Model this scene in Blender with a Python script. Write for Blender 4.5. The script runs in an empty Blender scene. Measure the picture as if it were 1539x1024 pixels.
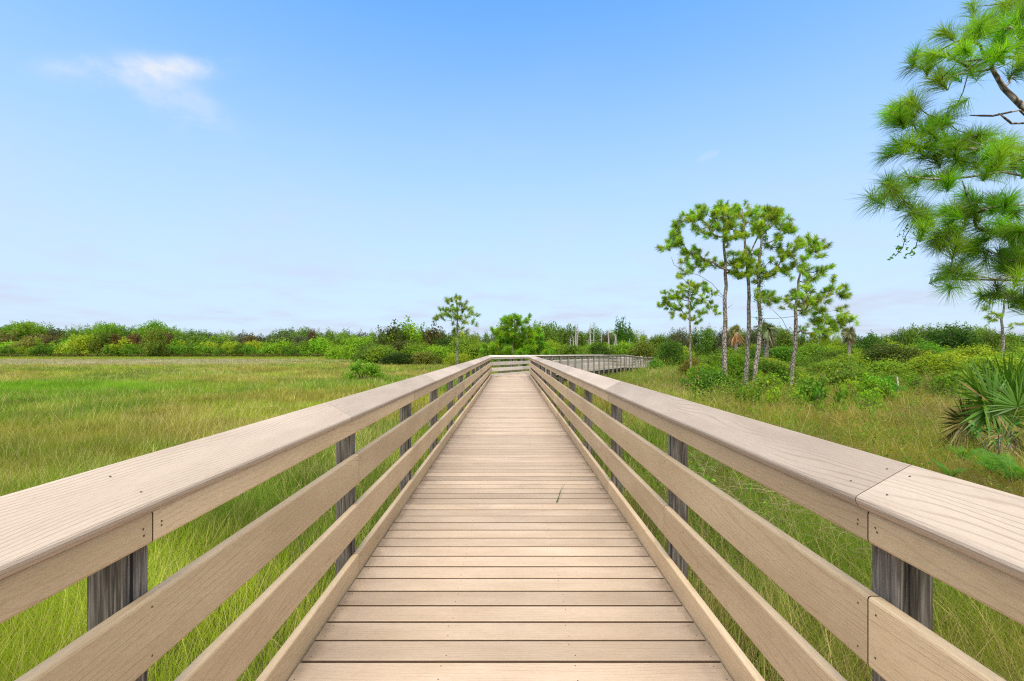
import bpy, math, random
import numpy as np
from mathutils import Vector

random.seed(7)
RNG = np.random.default_rng(11)
scene = bpy.context.scene
col = scene.collection

# ---------------------------------------------------------------- measures
F, CX, HY, EYE = 684.0, 767.0, 525.0, 1.38        # focal length in photo pixels, vanishing point, eye height above the deck
GROUND = -0.75
def wx(px, Z): return (px - CX) * Z / F
def wz(py, Z): return EYE - (py - HY) * Z / F

# ---------------------------------------------------------------- object helpers
def tag(o, label=None, cat=None, group=None, kind=None):
    if label: o['label'] = label
    if cat: o['category'] = cat
    if group: o['group'] = group
    if kind: o['kind'] = kind
    return o
def empty(name, loc, label, cat, group=None):
    o = bpy.data.objects.new(name, None); o.empty_display_size = .2
    o.location = loc; col.objects.link(o)
    return tag(o, label, cat, group)
def link(name, me, mats, parent=None):
    for m in (mats if isinstance(mats, (list, tuple)) else [mats]): me.materials.append(m)
    o = bpy.data.objects.new(name, me); col.objects.link(o)
    if parent: o.parent = parent
    return o

def mesh_np(name, verts, quads=None, tris=None, vcol=None, smooth=False):
    """mesh straight from arrays"""
    me = bpy.data.meshes.new(name)
    verts = np.asarray(verts, dtype=np.float32)
    quads = np.zeros((0, 4), np.int32) if quads is None or len(quads) == 0 else np.asarray(quads, np.int32)
    tris = np.zeros((0, 3), np.int32) if tris is None or len(tris) == 0 else np.asarray(tris, np.int32)
    me.vertices.add(len(verts)); me.vertices.foreach_set('co', verts.ravel())
    nl = quads.size + tris.size
    me.loops.add(nl)
    me.loops.foreach_set('vertex_index', np.concatenate([quads.ravel(), tris.ravel()]))
    nq, nt = len(quads), len(tris)
    me.polygons.add(nq + nt)
    start = np.concatenate([np.arange(nq) * 4, nq * 4 + np.arange(nt) * 3]).astype(np.int32)
    me.polygons.foreach_set('loop_start', start)
    if smooth: me.polygons.foreach_set('use_smooth', np.ones(nq + nt, bool))
    me.update(calc_edges=True); me.validate()
    if vcol is not None:
        a = me.color_attributes.new('Col', 'FLOAT_COLOR', 'POINT')
        c = np.ones((len(verts), 4), np.float32); c[:, :3] = vcol
        a.data.foreach_set('color', c.ravel())
    return me

class MB:
    """collects polygons with uv in metres and a tint"""
    def __init__(s): s.v = []; s.f = []; s.uv = []; s.t = []; s.m = []
    def add(s, verts, faces, uvs, tint=.5, mat=0):
        b = len(s.v); s.v += [tuple(p) for p in verts]
        for f, u in zip(faces, uvs):
            s.f.append([b + i for i in f]); s.uv += u; s.t += [tint] * len(f); s.m.append(mat)
    def mesh(s, name, smooth=False):
        me = bpy.data.meshes.new(name); me.from_pydata(s.v, [], s.f)
        uv = me.uv_layers.new(name='UVMap'); uv.data.foreach_set('uv', [c for p in s.uv for c in p])
        a = me.color_attributes.new('Tint', 'FLOAT_COLOR', 'CORNER')
        a.data.foreach_set('color', [c for t in s.t for c in (t, t, t, 1)])
        me.polygons.foreach_set('material_index', s.m)
        if smooth: me.polygons.foreach_set('use_smooth', [True] * len(s.f))
        me.update(); return me

def round_rect(w, h, r, n=2):
    """profile centred on 0, counter clockwise"""
    pts = []
    for cx, cy, a0 in ((w/2-r, h/2-r, 0), (-w/2+r, h/2-r, 90), (-w/2+r, -h/2+r, 180), (w/2-r, -h/2+r, 270)):
        for i in range(n + 1):
            a = math.radians(a0 + 90 * i / n); pts.append((cx + r*math.cos(a), cy + r*math.sin(a)))
    return pts

def extrude(mb, ringA, ringB, L, tint, uoff=None, voff=None, mat=0):
    """prism between two rings of equal count; u runs along, v round the profile"""
    n = len(ringA)
    uo = random.uniform(0, 90) if uoff is None else uoff
    vo = random.uniform(0, 90) if voff is None else voff
    d = [0]
    for i in range(n):
        d.append(d[-1] + (Vector(ringA[(i+1) % n]) - Vector(ringA[i])).length)
    faces, uvs = [], []
    for i in range(n):
        j = (i + 1) % n
        faces.append((i, j, n + j, n + i)); uvs.append([(uo, vo+d[i]), (uo, vo+d[i+1]), (uo+L, vo+d[i+1]), (uo+L, vo+d[i])])
    a0, b0 = Vector(ringA[0]), Vector(ringB[0])
    faces.append(tuple(range(n))[::-1]); uvs.append([(uo + (Vector(ringA[i])-a0).length*.3, vo + d[i]) for i in range(n)][::-1])
    faces.append(tuple(range(n, 2*n))); uvs.append([(uo + L + (Vector(ringB[i])-b0).length*.3, vo + d[i]) for i in range(n)])
    mb.add(list(ringA) + list(ringB), faces, uvs, tint, mat)

# ---------------------------------------------------------------- node helpers
class NT:
    def __init__(s, name):
        s.mat = bpy.data.materials.new(name); s.mat.use_nodes = True
        s.t = s.mat.node_tree; s.t.nodes.clear()
        s.out = s.t.nodes.new('ShaderNodeOutputMaterial')
    def n(s, typ, **kw):
        nd = s.t.nodes.new('ShaderNode' + typ)
        for k, v in kw.items():
            if k.startswith('i_'):
                key = k[2:]; key = int(key) if key.isdigit() else key.replace('_', ' ')
                s.set(nd.inputs[key], v)
            else: setattr(nd, k, v)
        return nd
    def set(s, sock, v):
        if isinstance(v, bpy.types.NodeSocket): s.t.links.new(v, sock)
        else: sock.default_value = v
    def math(s, op, a, b=0.0, c=None, clamp=False):
        nd = s.n('Math', operation=op); nd.use_clamp = clamp
        s.set(nd.inputs[0], a); s.set(nd.inputs[1], b)
        if c is not None: s.set(nd.inputs[2], c)
        return nd.outputs[0]
    def mix(s, f, a, b, mode='MIX'):
        nd = s.n('Mix', data_type='RGBA', blend_type=mode)
        s.set(nd.inputs[0], f); s.set(nd.inputs[6], a); s.set(nd.inputs[7], b)
        return nd.outputs[2]
    def ramp(s, f, stops):
        nd = s.n('ValToRGB'); s.set(nd.inputs[0], f)
        e = nd.color_ramp.elements
        while len(e) < len(stops): e.new(.5)
        for el, (p, c) in zip(e, stops): el.position = p; el.color = (*c, 1) if len(c) == 3 else c
        return nd.outputs[0]
    def noise(s, vec, scale, detail=2, rough=.5):
        nd = s.n('TexNoise'); s.set(nd.inputs['Vector'], vec)
        nd.inputs['Scale'].default_value = scale; nd.inputs['Detail'].default_value = detail; nd.inputs['Roughness'].default_value = rough
        return nd.outputs[0]
    def smooth(s, v, lo, hi):
        nd = s.n('MapRange', interpolation_type='SMOOTHSTEP')
        s.set(nd.inputs[0], v); nd.inputs[1].default_value = lo; nd.inputs[2].default_value = hi
        return nd.outputs[0]
    def comb(s, x, y, z):
        nd = s.n('CombineXYZ'); s.set(nd.inputs[0], x); s.set(nd.inputs[1], y); s.set(nd.inputs[2], z); return nd.outputs[0]
    def bsdf(s, color, rough=.6, spec=.3, normal=None):
        b = s.n('BsdfPrincipled'); s.set(b.inputs['Base Color'], color); s.set(b.inputs['Roughness'], rough)
        b.inputs['Specular IOR Level'].default_value = spec
        if normal is not None: s.set(b.inputs['Normal'], normal)
        return b.outputs[0]
    def bump(s, h, strength=.3, dist=.002):
        b = s.n('Bump'); s.set(b.inputs['Height'], h); b.inputs['Strength'].default_value = strength; b.inputs['Distance'].default_value = dist
        return b.outputs[0]
    def done(s, sh): s.t.links.new(sh, s.out.inputs[0]); return s.mat

def wood_material(name, base, dark, light, groove=.55, fine=.35, period=.013, cathedral=5.0, rough=.62, blotch=.25, dirt=False):
    """embossed composite board: grain lines along u with cathedral swirls, fine fibre flecks, board to board tint"""
    m = NT(name)
    uv = m.n('UVMap', uv_map='UVMap').outputs[0]
    sp = m.n('SeparateXYZ'); m.set(sp.inputs[0], uv); u, v = sp.outputs[0], sp.outputs[1]
    tint = m.n('VertexColor', layer_name='Tint').outputs[0]
    warp = m.noise(m.comb(m.math('MULTIPLY', u, .55), m.math('MULTIPLY', v, 4.5), 0.0), 1.0, 2.0, .45)
    wob = m.noise(m.comb(m.math('MULTIPLY', u, 3.0), m.math('MULTIPLY', v, 30.0), 3.3), 1.0, 2.0)
    ph = m.math('ADD', m.math('DIVIDE', v, period), m.math('MULTIPLY', warp, cathedral * 3))
    ph = m.math('ADD', ph, m.math('MULTIPLY', wob, .5))
    s = m.math('SINE', m.math('MULTIPLY', ph, 6.2832))
    line = m.smooth(s, .62, 1.0)
    keep = m.smooth(m.noise(m.comb(m.math('MULTIPLY', u, 2.2), m.math('MULTIPLY', v, 18.0), 7.7), 1.0, 3.0), .34, .6)
    line = m.math('MULTIPLY', line, m.math('MULTIPLY_ADD', keep, .75, .25))
    fleck = m.smooth(m.noise(m.comb(m.math('MULTIPLY', u, 28.0), m.math('MULTIPLY', v, 420.0), 1.1), 1.0, 2.0, .6), .42, .72)
    speck = m.noise(m.comb(m.math('MULTIPLY', u, 220.0), m.math('MULTIPLY', v, 260.0), 5.1), 1.0, 2.0, .7)
    blot = m.noise(m.comb(m.math('MULTIPLY', u, 1.3), m.math('MULTIPLY', v, 5.0), 9.2), 1.0, 4.0, .6)
    c = m.mix(m.smooth(blot, .3, .7), base, light)
    c = m.mix(m.math('MULTIPLY', line, groove), c, dark)
    c = m.mix(m.math('MULTIPLY', fleck, fine), c, dark)
    # board to board shade and weathering
    val = m.math('ADD', m.math('MULTIPLY_ADD', tint, .34, .83), m.math('MULTIPLY_ADD', m.math('ADD', m.math('MULTIPLY', blot, blotch), m.math('MULTIPLY', speck, .22)), 1.0, -(blotch + .22) / 2))
    hsv = m.n('HueSaturation'); m.set(hsv.inputs['Value'], val); m.set(hsv.inputs['Color'], c)
    if dirt:      # grime trodden in along the toe boards and washed-out stains across the planks
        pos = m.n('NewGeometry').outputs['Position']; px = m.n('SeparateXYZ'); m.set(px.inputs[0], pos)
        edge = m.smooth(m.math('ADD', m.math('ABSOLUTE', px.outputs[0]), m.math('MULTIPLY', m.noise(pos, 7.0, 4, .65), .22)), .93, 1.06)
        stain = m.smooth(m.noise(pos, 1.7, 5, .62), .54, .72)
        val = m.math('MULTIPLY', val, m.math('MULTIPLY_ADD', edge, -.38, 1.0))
        val = m.math('MULTIPLY', val, m.math('MULTIPLY_ADD', stain, -.13, 1.0)); m.set(hsv.inputs['Value'], val)
    h = m.math('SUBTRACT', m.math('MULTIPLY', speck, .35), m.math('ADD', line, m.math('MULTIPLY', fleck, .4)))
    return m.done(m.bsdf(hsv.outputs[0], rough, .3, m.bump(h, .45, .0012)))

def post_material(name, base, dark, light):
    """weathered pine post: silver grey with black checks running up the grain"""
    m = NT(name)
    uv = m.n('UVMap', uv_map='UVMap').outputs[0]
    sp = m.n('SeparateXYZ'); m.set(sp.inputs[0], uv); u, v = sp.outputs[0], sp.outputs[1]
    a = m.noise(m.comb(m.math('MULTIPLY', u, 1.4), m.math('MULTIPLY', v, 38.0), 0.0), 1.0, 4.0, .6)
    b = m.noise(m.comb(m.math('MULTIPLY', u, 5.0), m.math('MULTIPLY', v, 160.0), 4.0), 1.0, 3.0, .6)
    big = m.noise(m.comb(m.math('MULTIPLY', u, 3.0), m.math('MULTIPLY', v, 14.0), 8.0), 1.0, 3.0)
    crack = m.smooth(m.noise(m.comb(m.math('MULTIPLY', u, .9), m.math('MULTIPLY', v, 30.0), 2.0), 1.0, 2.0, .4), .59, .66)
    c = m.mix(m.smooth(a, .3, .68), dark, base)
    c = m.mix(m.math('MULTIPLY', m.smooth(b, .4, .75), .8), c, light)
    c = m.mix(m.math('MULTIPLY', m.smooth(big, .5, .7), .55), c, dark)
    c = m.mix(m.math('MULTIPLY', crack, .92), c, (.012, .012, .013, 1))
    h = m.math('SUBTRACT', m.math('MULTIPLY', b, .5), crack)
    return m.done(m.bsdf(c, .85, .15, m.bump(h, .7, .004)))

def leaf_material(name, trans=.4, rough=.5, spec=.25, tinted=True):
    m = NT(name)
    c = m.n('VertexColor', layer_name='Col').outputs[0]
    if tinted:
        oi = m.n('ObjectInfo').outputs[1]
        c = m.mix(1.0, c, oi, 'MULTIPLY')
    b = m.bsdf(c, rough, spec)
    tr = m.n('BsdfTranslucent')
    m.set(tr.inputs[0], m.mix(1.0, c, (1.15, 1.2, .75, 1), 'MULTIPLY'))
    mx = m.n('MixShader'); mx.inputs[0].default_value = trans
    m.t.links.new(b, mx.inputs[1]); m.t.links.new(tr.outputs[0], mx.inputs[2])
    return m.done(mx.outputs[0])

def bark_material(name, base, dark, light, scale=1.0):
    m = NT(name)
    g = m.n('NewGeometry').outputs['Position']
    mp = m.n('Mapping'); m.set(mp.inputs[0], g); mp.inputs['Scale'].default_value = (1, 1, .45)
    vo = m.n('TexVoronoi', feature='DISTANCE_TO_EDGE'); m.set(vo.inputs['Vector'], mp.outputs[0]); vo.inputs['Scale'].default_value = 11 * scale
    gap = m.smooth(vo.outputs[0], .02, .16)
    n1 = m.noise(mp.outputs[0], 26 * scale, 4, .65); n2 = m.noise(mp.outputs[0], 3.5 * scale, 3)
    c = m.mix(m.smooth(n1, .35, .68), base, light)
    c = m.mix(m.math('MULTIPLY', m.smooth(n2, .5, .68), .6), c, dark)
    c = m.mix(gap, dark, c)
    return m.done(m.bsdf(c, .9, .1, m.bump(m.math('ADD', gap, n1), .7, .02)))

def plain_material(name, c, rough=.8, spec=.2, var=.25, scale=20):
    m = NT(name)
    g = m.n('NewGeometry').outputs['Position']
    n1 = m.noise(g, scale, 4, .6)
    hsv = m.n('HueSaturation'); m.set(hsv.inputs['Value'], m.math('MULTIPLY_ADD', n1, var * 2, 1 - var)); hsv.inputs['Color'].default_value = c
    return m.done(m.bsdf(hsv.outputs[0], rough, spec))

M_CAP = wood_material('composite_cap', (.455, .360, .272, 1), (.265, .190, .130, 1), (.500, .402, .310, 1), groove=.46, fine=.20, period=.0120, cathedral=6.5)
M_RAIL = wood_material('composite_rail', (.600, .435, .252, 1), (.345, .228, .120, 1), (.655, .490, .298, 1), groove=.24, fine=.36, period=.020, cathedral=6.0)
M_DECK = wood_material('composite_deck', (.440, .328, .226, 1), (.265, .186, .120, 1), (.505, .390, .280, 1), groove=.22, fine=.30, period=.016, cathedral=3.0, rough=.58, blotch=.20, dirt=True)
M_EDGE = plain_material('grimy_gap_shade', (.085, .055, .036, 1), .85, .1)  # edge grime plus the shade of the gaps, put into one dark colour
M_GREY = wood_material('weathered_rail', (.560, .500, .425, 1), (.320, .275, .225, 1), (.640, .580, .500, 1), groove=.35, fine=.4, period=.018, cathedral=4.0, rough=.85)
M_POST = post_material('weathered_post', (.185, .160, .132, 1), (.040, .034, .029, 1), (.430, .390, .335, 1))
M_POST_LIGHT = post_material('bleached_post', (.330, .300, .260, 1), (.150, .130, .110, 1), (.520, .480, .420, 1))
M_BEAM = plain_material('treated_beam', (.12, .10, .08, 1))
M_SCREW = plain_material('screw_steel', (.060, .047, .038, 1), .5, .4)
M_GRASS = leaf_material('grass_blades', .45, .55, .25, False)
M_LEAF = leaf_material('leaves', .50, .5, .25)
M_NEEDLE = leaf_material('pine_needles', .48, .42, .35)
M_BARK = bark_material('pine_bark', (.300, .255, .220, 1), (.100, .080, .065, 1), (.470, .430, .385, 1))
M_OAKBARK = bark_material('tree_bark', (.12, .10, .08, 1), (.05, .04, .03, 1), (.20, .18, .15, 1))
M_SNAG = bark_material('dead_wood', (.42, .40, .37, 1), (.22, .20, .18, 1), (.60, .58, .55, 1))
M_FROND = leaf_material('palm_frond', .25, .36, .45)

# ---------------------------------------------------------------- walkway geometry
HD = math.radians(27)
D1, D2 = Vector((0, 1, 0)), Vector((math.sin(HD), math.cos(HD), 0))
C0 = Vector((0, -3.2, 0)); C1 = Vector((0, 22.78, 0))
C2 = C1 + D2 * 20.5; C2.z = -.20
C3 = C2 + D2 * 10.5; C3.z = -.63
C4 = C3 + D2 * 8;  C4.z = -.63
PTS = [C0, C1, C2, C3, C4]
DIRS = [D1, D2, D2, D2]
NRM = [Vector((d.y, -d.x, 0)) for d in DIRS]        # to the right
SEGLEN = [(PTS[i+1] - PTS[i]).xy.length for i in range(4)]
MIT = math.tan(HD / 2)

def station(seg, s, off, z):
    """point on segment seg, s metres along, off metres to the right, z above the local deck"""
    d, n = DIRS[seg], NRM[seg]
    L = SEGLEN[seg]
    if seg == 0 and s >= L - 1e-6: s = L - off * MIT
    if seg == 1 and s <= 1e-6: s = off * MIT
    p = PTS[seg] + d * s + n * off
    k = max(0, min(1, s / L))
    p.z = PTS[seg].z * (1 - k) + PTS[seg+1].z * k + z
    return p

def board(mb, seg, s0, s1, prof, tint=None, cut=False):
    """prof: list of (off, z)"""
    A = [station(seg, s0, o, z) for o, z in prof]; B = [station(seg, s1, o, z) for o, z in prof]
    extrude(mb, A, B, s1 - s0, random.random() if tint is None else tint)
    if cut: mb.m[-1] = mb.m[-2] = 2                 # sawn ends painted dark so the seams read as shaded gaps

def screw(mb, c, nrm, r=.0028, mat=1):
    """tiny screw head: an eight sided disc sunk in the board, standing 0.6 mm proud"""
    n = Vector(nrm).normalized(); a = n.orthogonal().normalized(); b = n.cross(a)
    ring = [c + (a * math.cos(k*math.pi/4) + b * math.sin(k*math.pi/4)) * r for k in range(8)]
    mb.add([p + n * .0006 for p in ring] + [p - n * .003 for p in ring],
           [tuple(range(8))] + [(i, 8+i, 8+(i+1) % 8, (i+1) % 8) for i in range(8)], [[(0, 0)] * 8] + [[(0, 0)] * 4] * 8, .5, mat)

IN = .935            # inner face of the rail boards
TILT = math.radians(29.6)
def side_profile(side, o0, o1, z0, z1, r=.008):
    w, h = o1 - o0, z1 - z0
    pts = [((o0 + o1) / 2 + x, (z0 + z1) / 2 + y) for x, y in round_rect(w, h, r)]
    return [(side * x, z) for x, z in (pts if side > 0 else pts[::-1])]
def cap_profile(side):
    W, T = .184, .038
    ca, sa = math.cos(TILT), math.sin(TILT)
    pts = []
    for x, y in round_rect(W, T, .013, 3):
        x += W / 2; y -= T / 2
        pts.append((.914 + x * ca - y * sa, .985 + x * sa + y * ca))
    return [(side * x, z) for x, z in (pts if side > 0 else pts[::-1])]
ROWS = ((.873, .957), (.550, .734), (.244, .427), (-.060, .120))

def build_railing(side, label, first_post, pitch):
    root = empty('railing', (side * IN, 0, 0), label, 'railing', 'railings of the boardwalk')
    root.location = (0, 0, 0)
    # posts
    posts = []
    s = first_post - C0.y
    while s - pitch > .1: s -= pitch
    while s < SEGLEN[0] - .25:
        posts.append((0, s)); s += pitch
    for seg, step, s0 in ((1, 1.33, .35), (2, 1.33, .5), (3, 1.33, .5)):
        q = s0
        if side < 0 and seg == 1: q = .75
        while q < SEGLEN[seg] - .2: posts.append((seg, q)); q += step
    for seg, q in posts:
        mb = MB(); o0, o1, hw = side * (IN + .038), side * (IN + .128), .045
        slope = math.tan(TILT)
        bot = GROUND - .25 - PTS[seg].z if seg < 2 else -.55
        jx, jy = random.uniform(-.004, .004), random.uniform(-.01, .01)
        prof = round_rect(.09, .09, .006, 1)
        A, B = [], []
        zc = lambda o: .985 + (abs(o) - .914) * slope - .049
        pr = prof if side > 0 else prof
        for x, y in pr:
            o = (o0 + o1) / 2 + x
            pa = station(seg, q + y + jy, o, bot); pb = station(seg, q + y + jy, o, zc(o))
            A.append(pa); B.append(pb)
        extrude(mb, A, B, 1.9, random.random())
        link('post', mb.mesh('post'), M_POST if seg == 0 else M_POST_LIGHT, root)
    # boards: staggered butt joints over the posts
    pz = {k: [q for sg, q in posts if sg == k] for k in range(4)}
    for seg in range(4):
        L = SEGLEN[seg]
        mat = M_RAIL if seg == 0 else M_GREY
        ps = pz[seg]
        for r, (z0, z1) in enumerate(ROWS):
            if seg == 0: every, start = ((2, 0), (4, 1), (4, 3), (3, 1))[r] if side < 0 else ((2, 0), (4, 0), (4, 1), (3, 2))[r]
            else: every, start = 4, r
            # first joint at post index so that the joints fall where the photo has them
            base = (min(range(len(ps)), key=lambda k: abs(ps[k] - (1.2 - C0.y))) if seg == 0 else 0)
            idx = [k for k in range(len(ps)) if (k - base - start) % every == 0 and .4 < ps[k] < L - .6]
            cuts = [0.0] + [ps[k] for k in idx] + [L]
            for a, b in zip(cuts, cuts[1:]):
                mb = MB(); g = .0020
                board(mb, seg, a + (g if a > 0 else 0), b - (g if b < L else 0), side_profile(side, IN, IN + .0375, z0, z1), cut=True)
                if seg == 0:
                    ends = [a + .03] * (a > 0) + [b - .03] * (b < L) + [p for p in ps if a + .2 < p < b - .2]
                    for e in ends:
                        if e > 14: continue
                        for zz in (z0 + .035, z1 - .03):
                            screw(mb, station(0, e + random.uniform(-.006, .006), side * IN, zz + random.uniform(-.008, .008)), (-side, 0, 0))
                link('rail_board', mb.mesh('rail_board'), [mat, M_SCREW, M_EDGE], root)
        # sloping cap
        if seg == 0:
            c0 = 1.212 if side > 0 else 2.64
            cc = [c0 + k * (3.0 if side < 0 else 3.2) - C0.y for k in range(-2, 9)]
        else: cc = [k * 3.6 for k in range(1, 6)]
        cuts = [0.0] + [c for c in cc if .4 < c < L - .5] + [L]
        for a, b in zip(cuts, cuts[1:]):
            mb = MB(); g = .0012
            board(mb, seg, a + (g if a > 0 else 0), b - (g if b < L else 0), cap_profile(side), cut=True)
            if seg == 0 and a < 12:
                up = Vector((-side * math.sin(TILT), 0, math.cos(TILT)))
                e_list = [a + .05] * (a > 0) + [b - .05] * (b < L) + [p for p in ps if a + .3 < p < b - .3]
                for e in e_list:
                    for t in (.05, .135):
                        o = .914 + t * math.cos(TILT)
                        screw(mb, station(0, e + random.uniform(-.02, .02), side * o, .985 + t * math.sin(TILT)), up, .0029)
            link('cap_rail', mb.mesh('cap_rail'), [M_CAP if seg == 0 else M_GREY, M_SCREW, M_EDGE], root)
    return root
build_railing(-1, 'tan composite railing beside the open meadow, with a sloping cap', 1.19, 1.62)
build_railing(1, 'tan composite railing beside the pines, sloping cap, grey outer posts beyond the bend', 1.19, 1.58)

# deck
deck_root = empty('boardwalk', (0, 0, 0), 'tan composite plank boardwalk running ahead and turning beyond the bend', 'boardwalk')
mb = MB(); PITCH = .1465; W = .1365
HALF = .927
y = C0.y + .02; rows = []
PLANK0 = 684 * EYE / 469.2                     # a gap seen in the photograph
y = PLANK0 - math.ceil((PLANK0 - C0.y) / PITCH) * PITCH + PITCH
def plank_profile(w, t=.025):
    return round_rect(w, t, .006, 2)
for k in range(400):
    a, b = y + (PITCH - W) / 2, y + (PITCH + W) / 2
    if b > C1.y + HALF * MIT: break
    # clipped by the mitre
    lim = (C1.y - (b)) / MIT                   # planks stop where the mitre line passes
    xr = HALF if lim >= HALF else max(-HALF, lim)
    if xr < -HALF + .1: y += PITCH; continue
    dz = random.uniform(-.0008, .0008); j = random.uniform(-.004, .004)
    pr = plank_profile(W)
    A = [Vector((-HALF + j, (a+b)/2 + px_, pz_ - .0125 + dz)) for px_, pz_ in pr]
    B = [Vector((xr + j, (a+b)/2 + px_, pz_ - .0125 + dz)) for px_, pz_ in pr]
    k0 = len(mb.m); extrude(mb, B, A, xr + HALF, random.random())
    for i in (0, 4, 5, 11): mb.m[k0 + i] = 2  # plank sides carry the painted gap shade and grime
    if b < 13 and b > -.5:
        for xs in (-.895, -.30, .285, .895):
            for off in (-.04, .04):
                if random.random() < .93:
                    screw(mb, Vector((xs + random.uniform(-.012, .012), (a+b)/2 + off + random.uniform(-.006, .006), dz)), (0, 0, 1), .0029)
    y += PITCH
for seg in (1, 2, 3):
    s = .0; L = SEGLEN[seg]
    if seg == 1: s = -.2
    while s + PITCH < L:
        sc = s + PITCH / 2
        xl = -HALF; xr = HALF
        if seg == 1:                            # keep behind the mitre line
            lim = (s - .004) / MIT
            xr = min(HALF, lim)
        if xr > xl + .1:
            pr = plank_profile(W)
            def at(off): 
                p = PTS[seg] + DIRS[seg] * sc + NRM[seg] * off
                k = max(0, min(1, sc / L)); p.z = PTS[seg].z * (1-k) + PTS[seg+1].z * k
                return p
            A = [at(xl) + DIRS[seg] * a_ + Vector((0, 0, b_ - .0125)) for a_, b_ in pr]
            B = [at(xr) + DIRS[seg] * a_ + Vector((0, 0, b_ - .0125)) for a_, b_ in pr]
            k0 = len(mb.m); extrude(mb, B, A, xr - xl, random.random())
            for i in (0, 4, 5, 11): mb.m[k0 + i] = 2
        s += PITCH
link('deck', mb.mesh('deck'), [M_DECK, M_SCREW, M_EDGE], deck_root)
for off in (-.86, -.29, .29, .86):
    mb = MB()
    for seg in range(4):
        board(mb, seg, 0, SEGLEN[seg], [(off - .019, -.215), (off + .019, -.215), (off + .019, -.027), (off - .019, -.027)][::1])
    link('joist', mb.mesh('joist'), M_BEAM, deck_root)

# ---------------------------------------------------------------- foliage engines
def unit(v): return v / np.maximum(np.linalg.norm(v, axis=-1, keepdims=True), 1e-9)
def blades(P, D, L, Wd, B, C, mid=.42, flat=None):
    """curved tapered strips: P base, D direction, L length, Wd width, B bend vector, C colour"""
    n = len(P); D = unit(D)
    R = RNG.normal(size=(n, 3)) if flat is None else flat
    S = unit(np.cross(D, R))
    L1, W1 = L[:, None], Wd[:, None]
    p1 = P + D * L1 * .5 + B * .25; p2 = P + D * L1 + B
    V = np.stack([P - S*W1*.5, P + S*W1*.5, p1 - S*W1*mid, p1 + S*W1*mid, p2], 1).reshape(-1, 3)
    i = np.arange(n) * 5
    Q = np.stack([i, i+1, i+3, i+2], 1); T = np.stack([i+2, i+3, i+4], 1)
    return V, Q, T, np.repeat(C, 5, 0)
def merge(parts):
    Vs, Qs, Ts, Cs = [], [], [], []; b = 0
    for V, Q, T, C in parts:
        Vs.append(V); Qs.append(Q + b); Ts.append(T + b); Cs.append(C); b += len(V)
    return np.concatenate(Vs), np.concatenate(Qs), np.concatenate(Ts), np.concatenate(Cs)

def leaf_quads(P, N, size, C, aspect=.55):
    n = len(P); N = unit(N)
    A = unit(np.cross(N, RNG.normal(size=(n, 3)))); Bv = np.cross(N, A)
    s = size[:, None]
    fold = N * s * .16
    V = np.stack([P - A*s*.5, P - Bv*s*aspect*.5 + fold, P + A*s*.5, P + Bv*s*aspect*.5 + fold], 1).reshape(-1, 3)
    i = np.arange(n) * 4
    return V, np.stack([i, i+1, i+2, i+3], 1), np.zeros((0, 3), int), np.repeat(C, 4, 0)
def leaf_blobs(blobs, per_area, leaf, aspect=.55, jit=.28, up=.35, nmax=None, shell=.45):
    """blobs: (c(3), r(3), colour(3)); leaves fill the outer part of each ellipsoid"""
    out = []
    for c, r, colr in blobs:
        r = np.array(r, float); c = np.array(c, float)
        n = int(per_area * (r[0]*r[1] + r[0]*r[2] + r[1]*r[2]) / (leaf * leaf) * .8) + 6
        if nmax: n = min(n, nmax)
        d = unit(RNG.normal(size=(n, 3)))
        rr = 1 - shell * RNG.random((n, 1)) ** 1.6
        rr *= 1 + .16 * RNG.normal(size=(n, 1)) * (RNG.random((n, 1)) < .35)
        P = c + d * rr * r
        N = d + RNG.normal(size=(n, 3)) * .75 + np.array([0, 0, up])
        k = 1 + jit * RNG.normal(size=(n, 1))
        hue = RNG.normal(size=(n, 1)) * .10
        C = np.array(colr)[None] * np.clip(k, .35, 2.0) * np.concatenate([1 + hue * 1.6, 1 + hue * .2, 1 - hue], 1)
        out.append(leaf_quads(P, N, leaf * (.65 + .7 * RNG.random(n)), np.clip(C, .002, .9), aspect))
    return merge(out)

def tube_mesh(chains, sides=6):
    """chains: list of [(Vector, radius)...]"""
    V, Q, T = [], [], []; b = 0
    for ch in chains:
        if len(ch) < 2: continue
        prev = None
        for k, (p, r) in enumerate(ch):
            a = ch[max(0, k-1)][0]; c = ch[min(len(ch)-1, k+1)][0]
            t = (c - a)
            t = t.normalized() if t.length > 1e-6 else Vector((0, 0, 1))
            x = prev - t * prev.dot(t) if prev is not None else t.orthogonal()
            if x.length < 1e-5: x = t.orthogonal()
            x.normalize(); prev = x; yv = t.cross(x)
            for i in range(sides):
                an = 2 * math.pi * i / sides
                q = p + (x * math.cos(an) + yv * math.sin(an)) * r
                V.append((q.x, q.y, q.z))
        m = len(ch)
        for k in range(m - 1):
            for i in range(sides):
                j = (i + 1) % sides
                Q.append((b + k*sides + i, b + k*sides + j, b + (k+1)*sides + j, b + (k+1)*sides + i))
        tip = len(V); V.append(tuple(ch[-1][0]))
        for i in range(sides): T.append((b + (m-1)*sides + i, b + (m-1)*sides + (i+1) % sides, tip))
        b = len(V)
    return np.array(V), np.array(Q), np.array(T)

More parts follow.
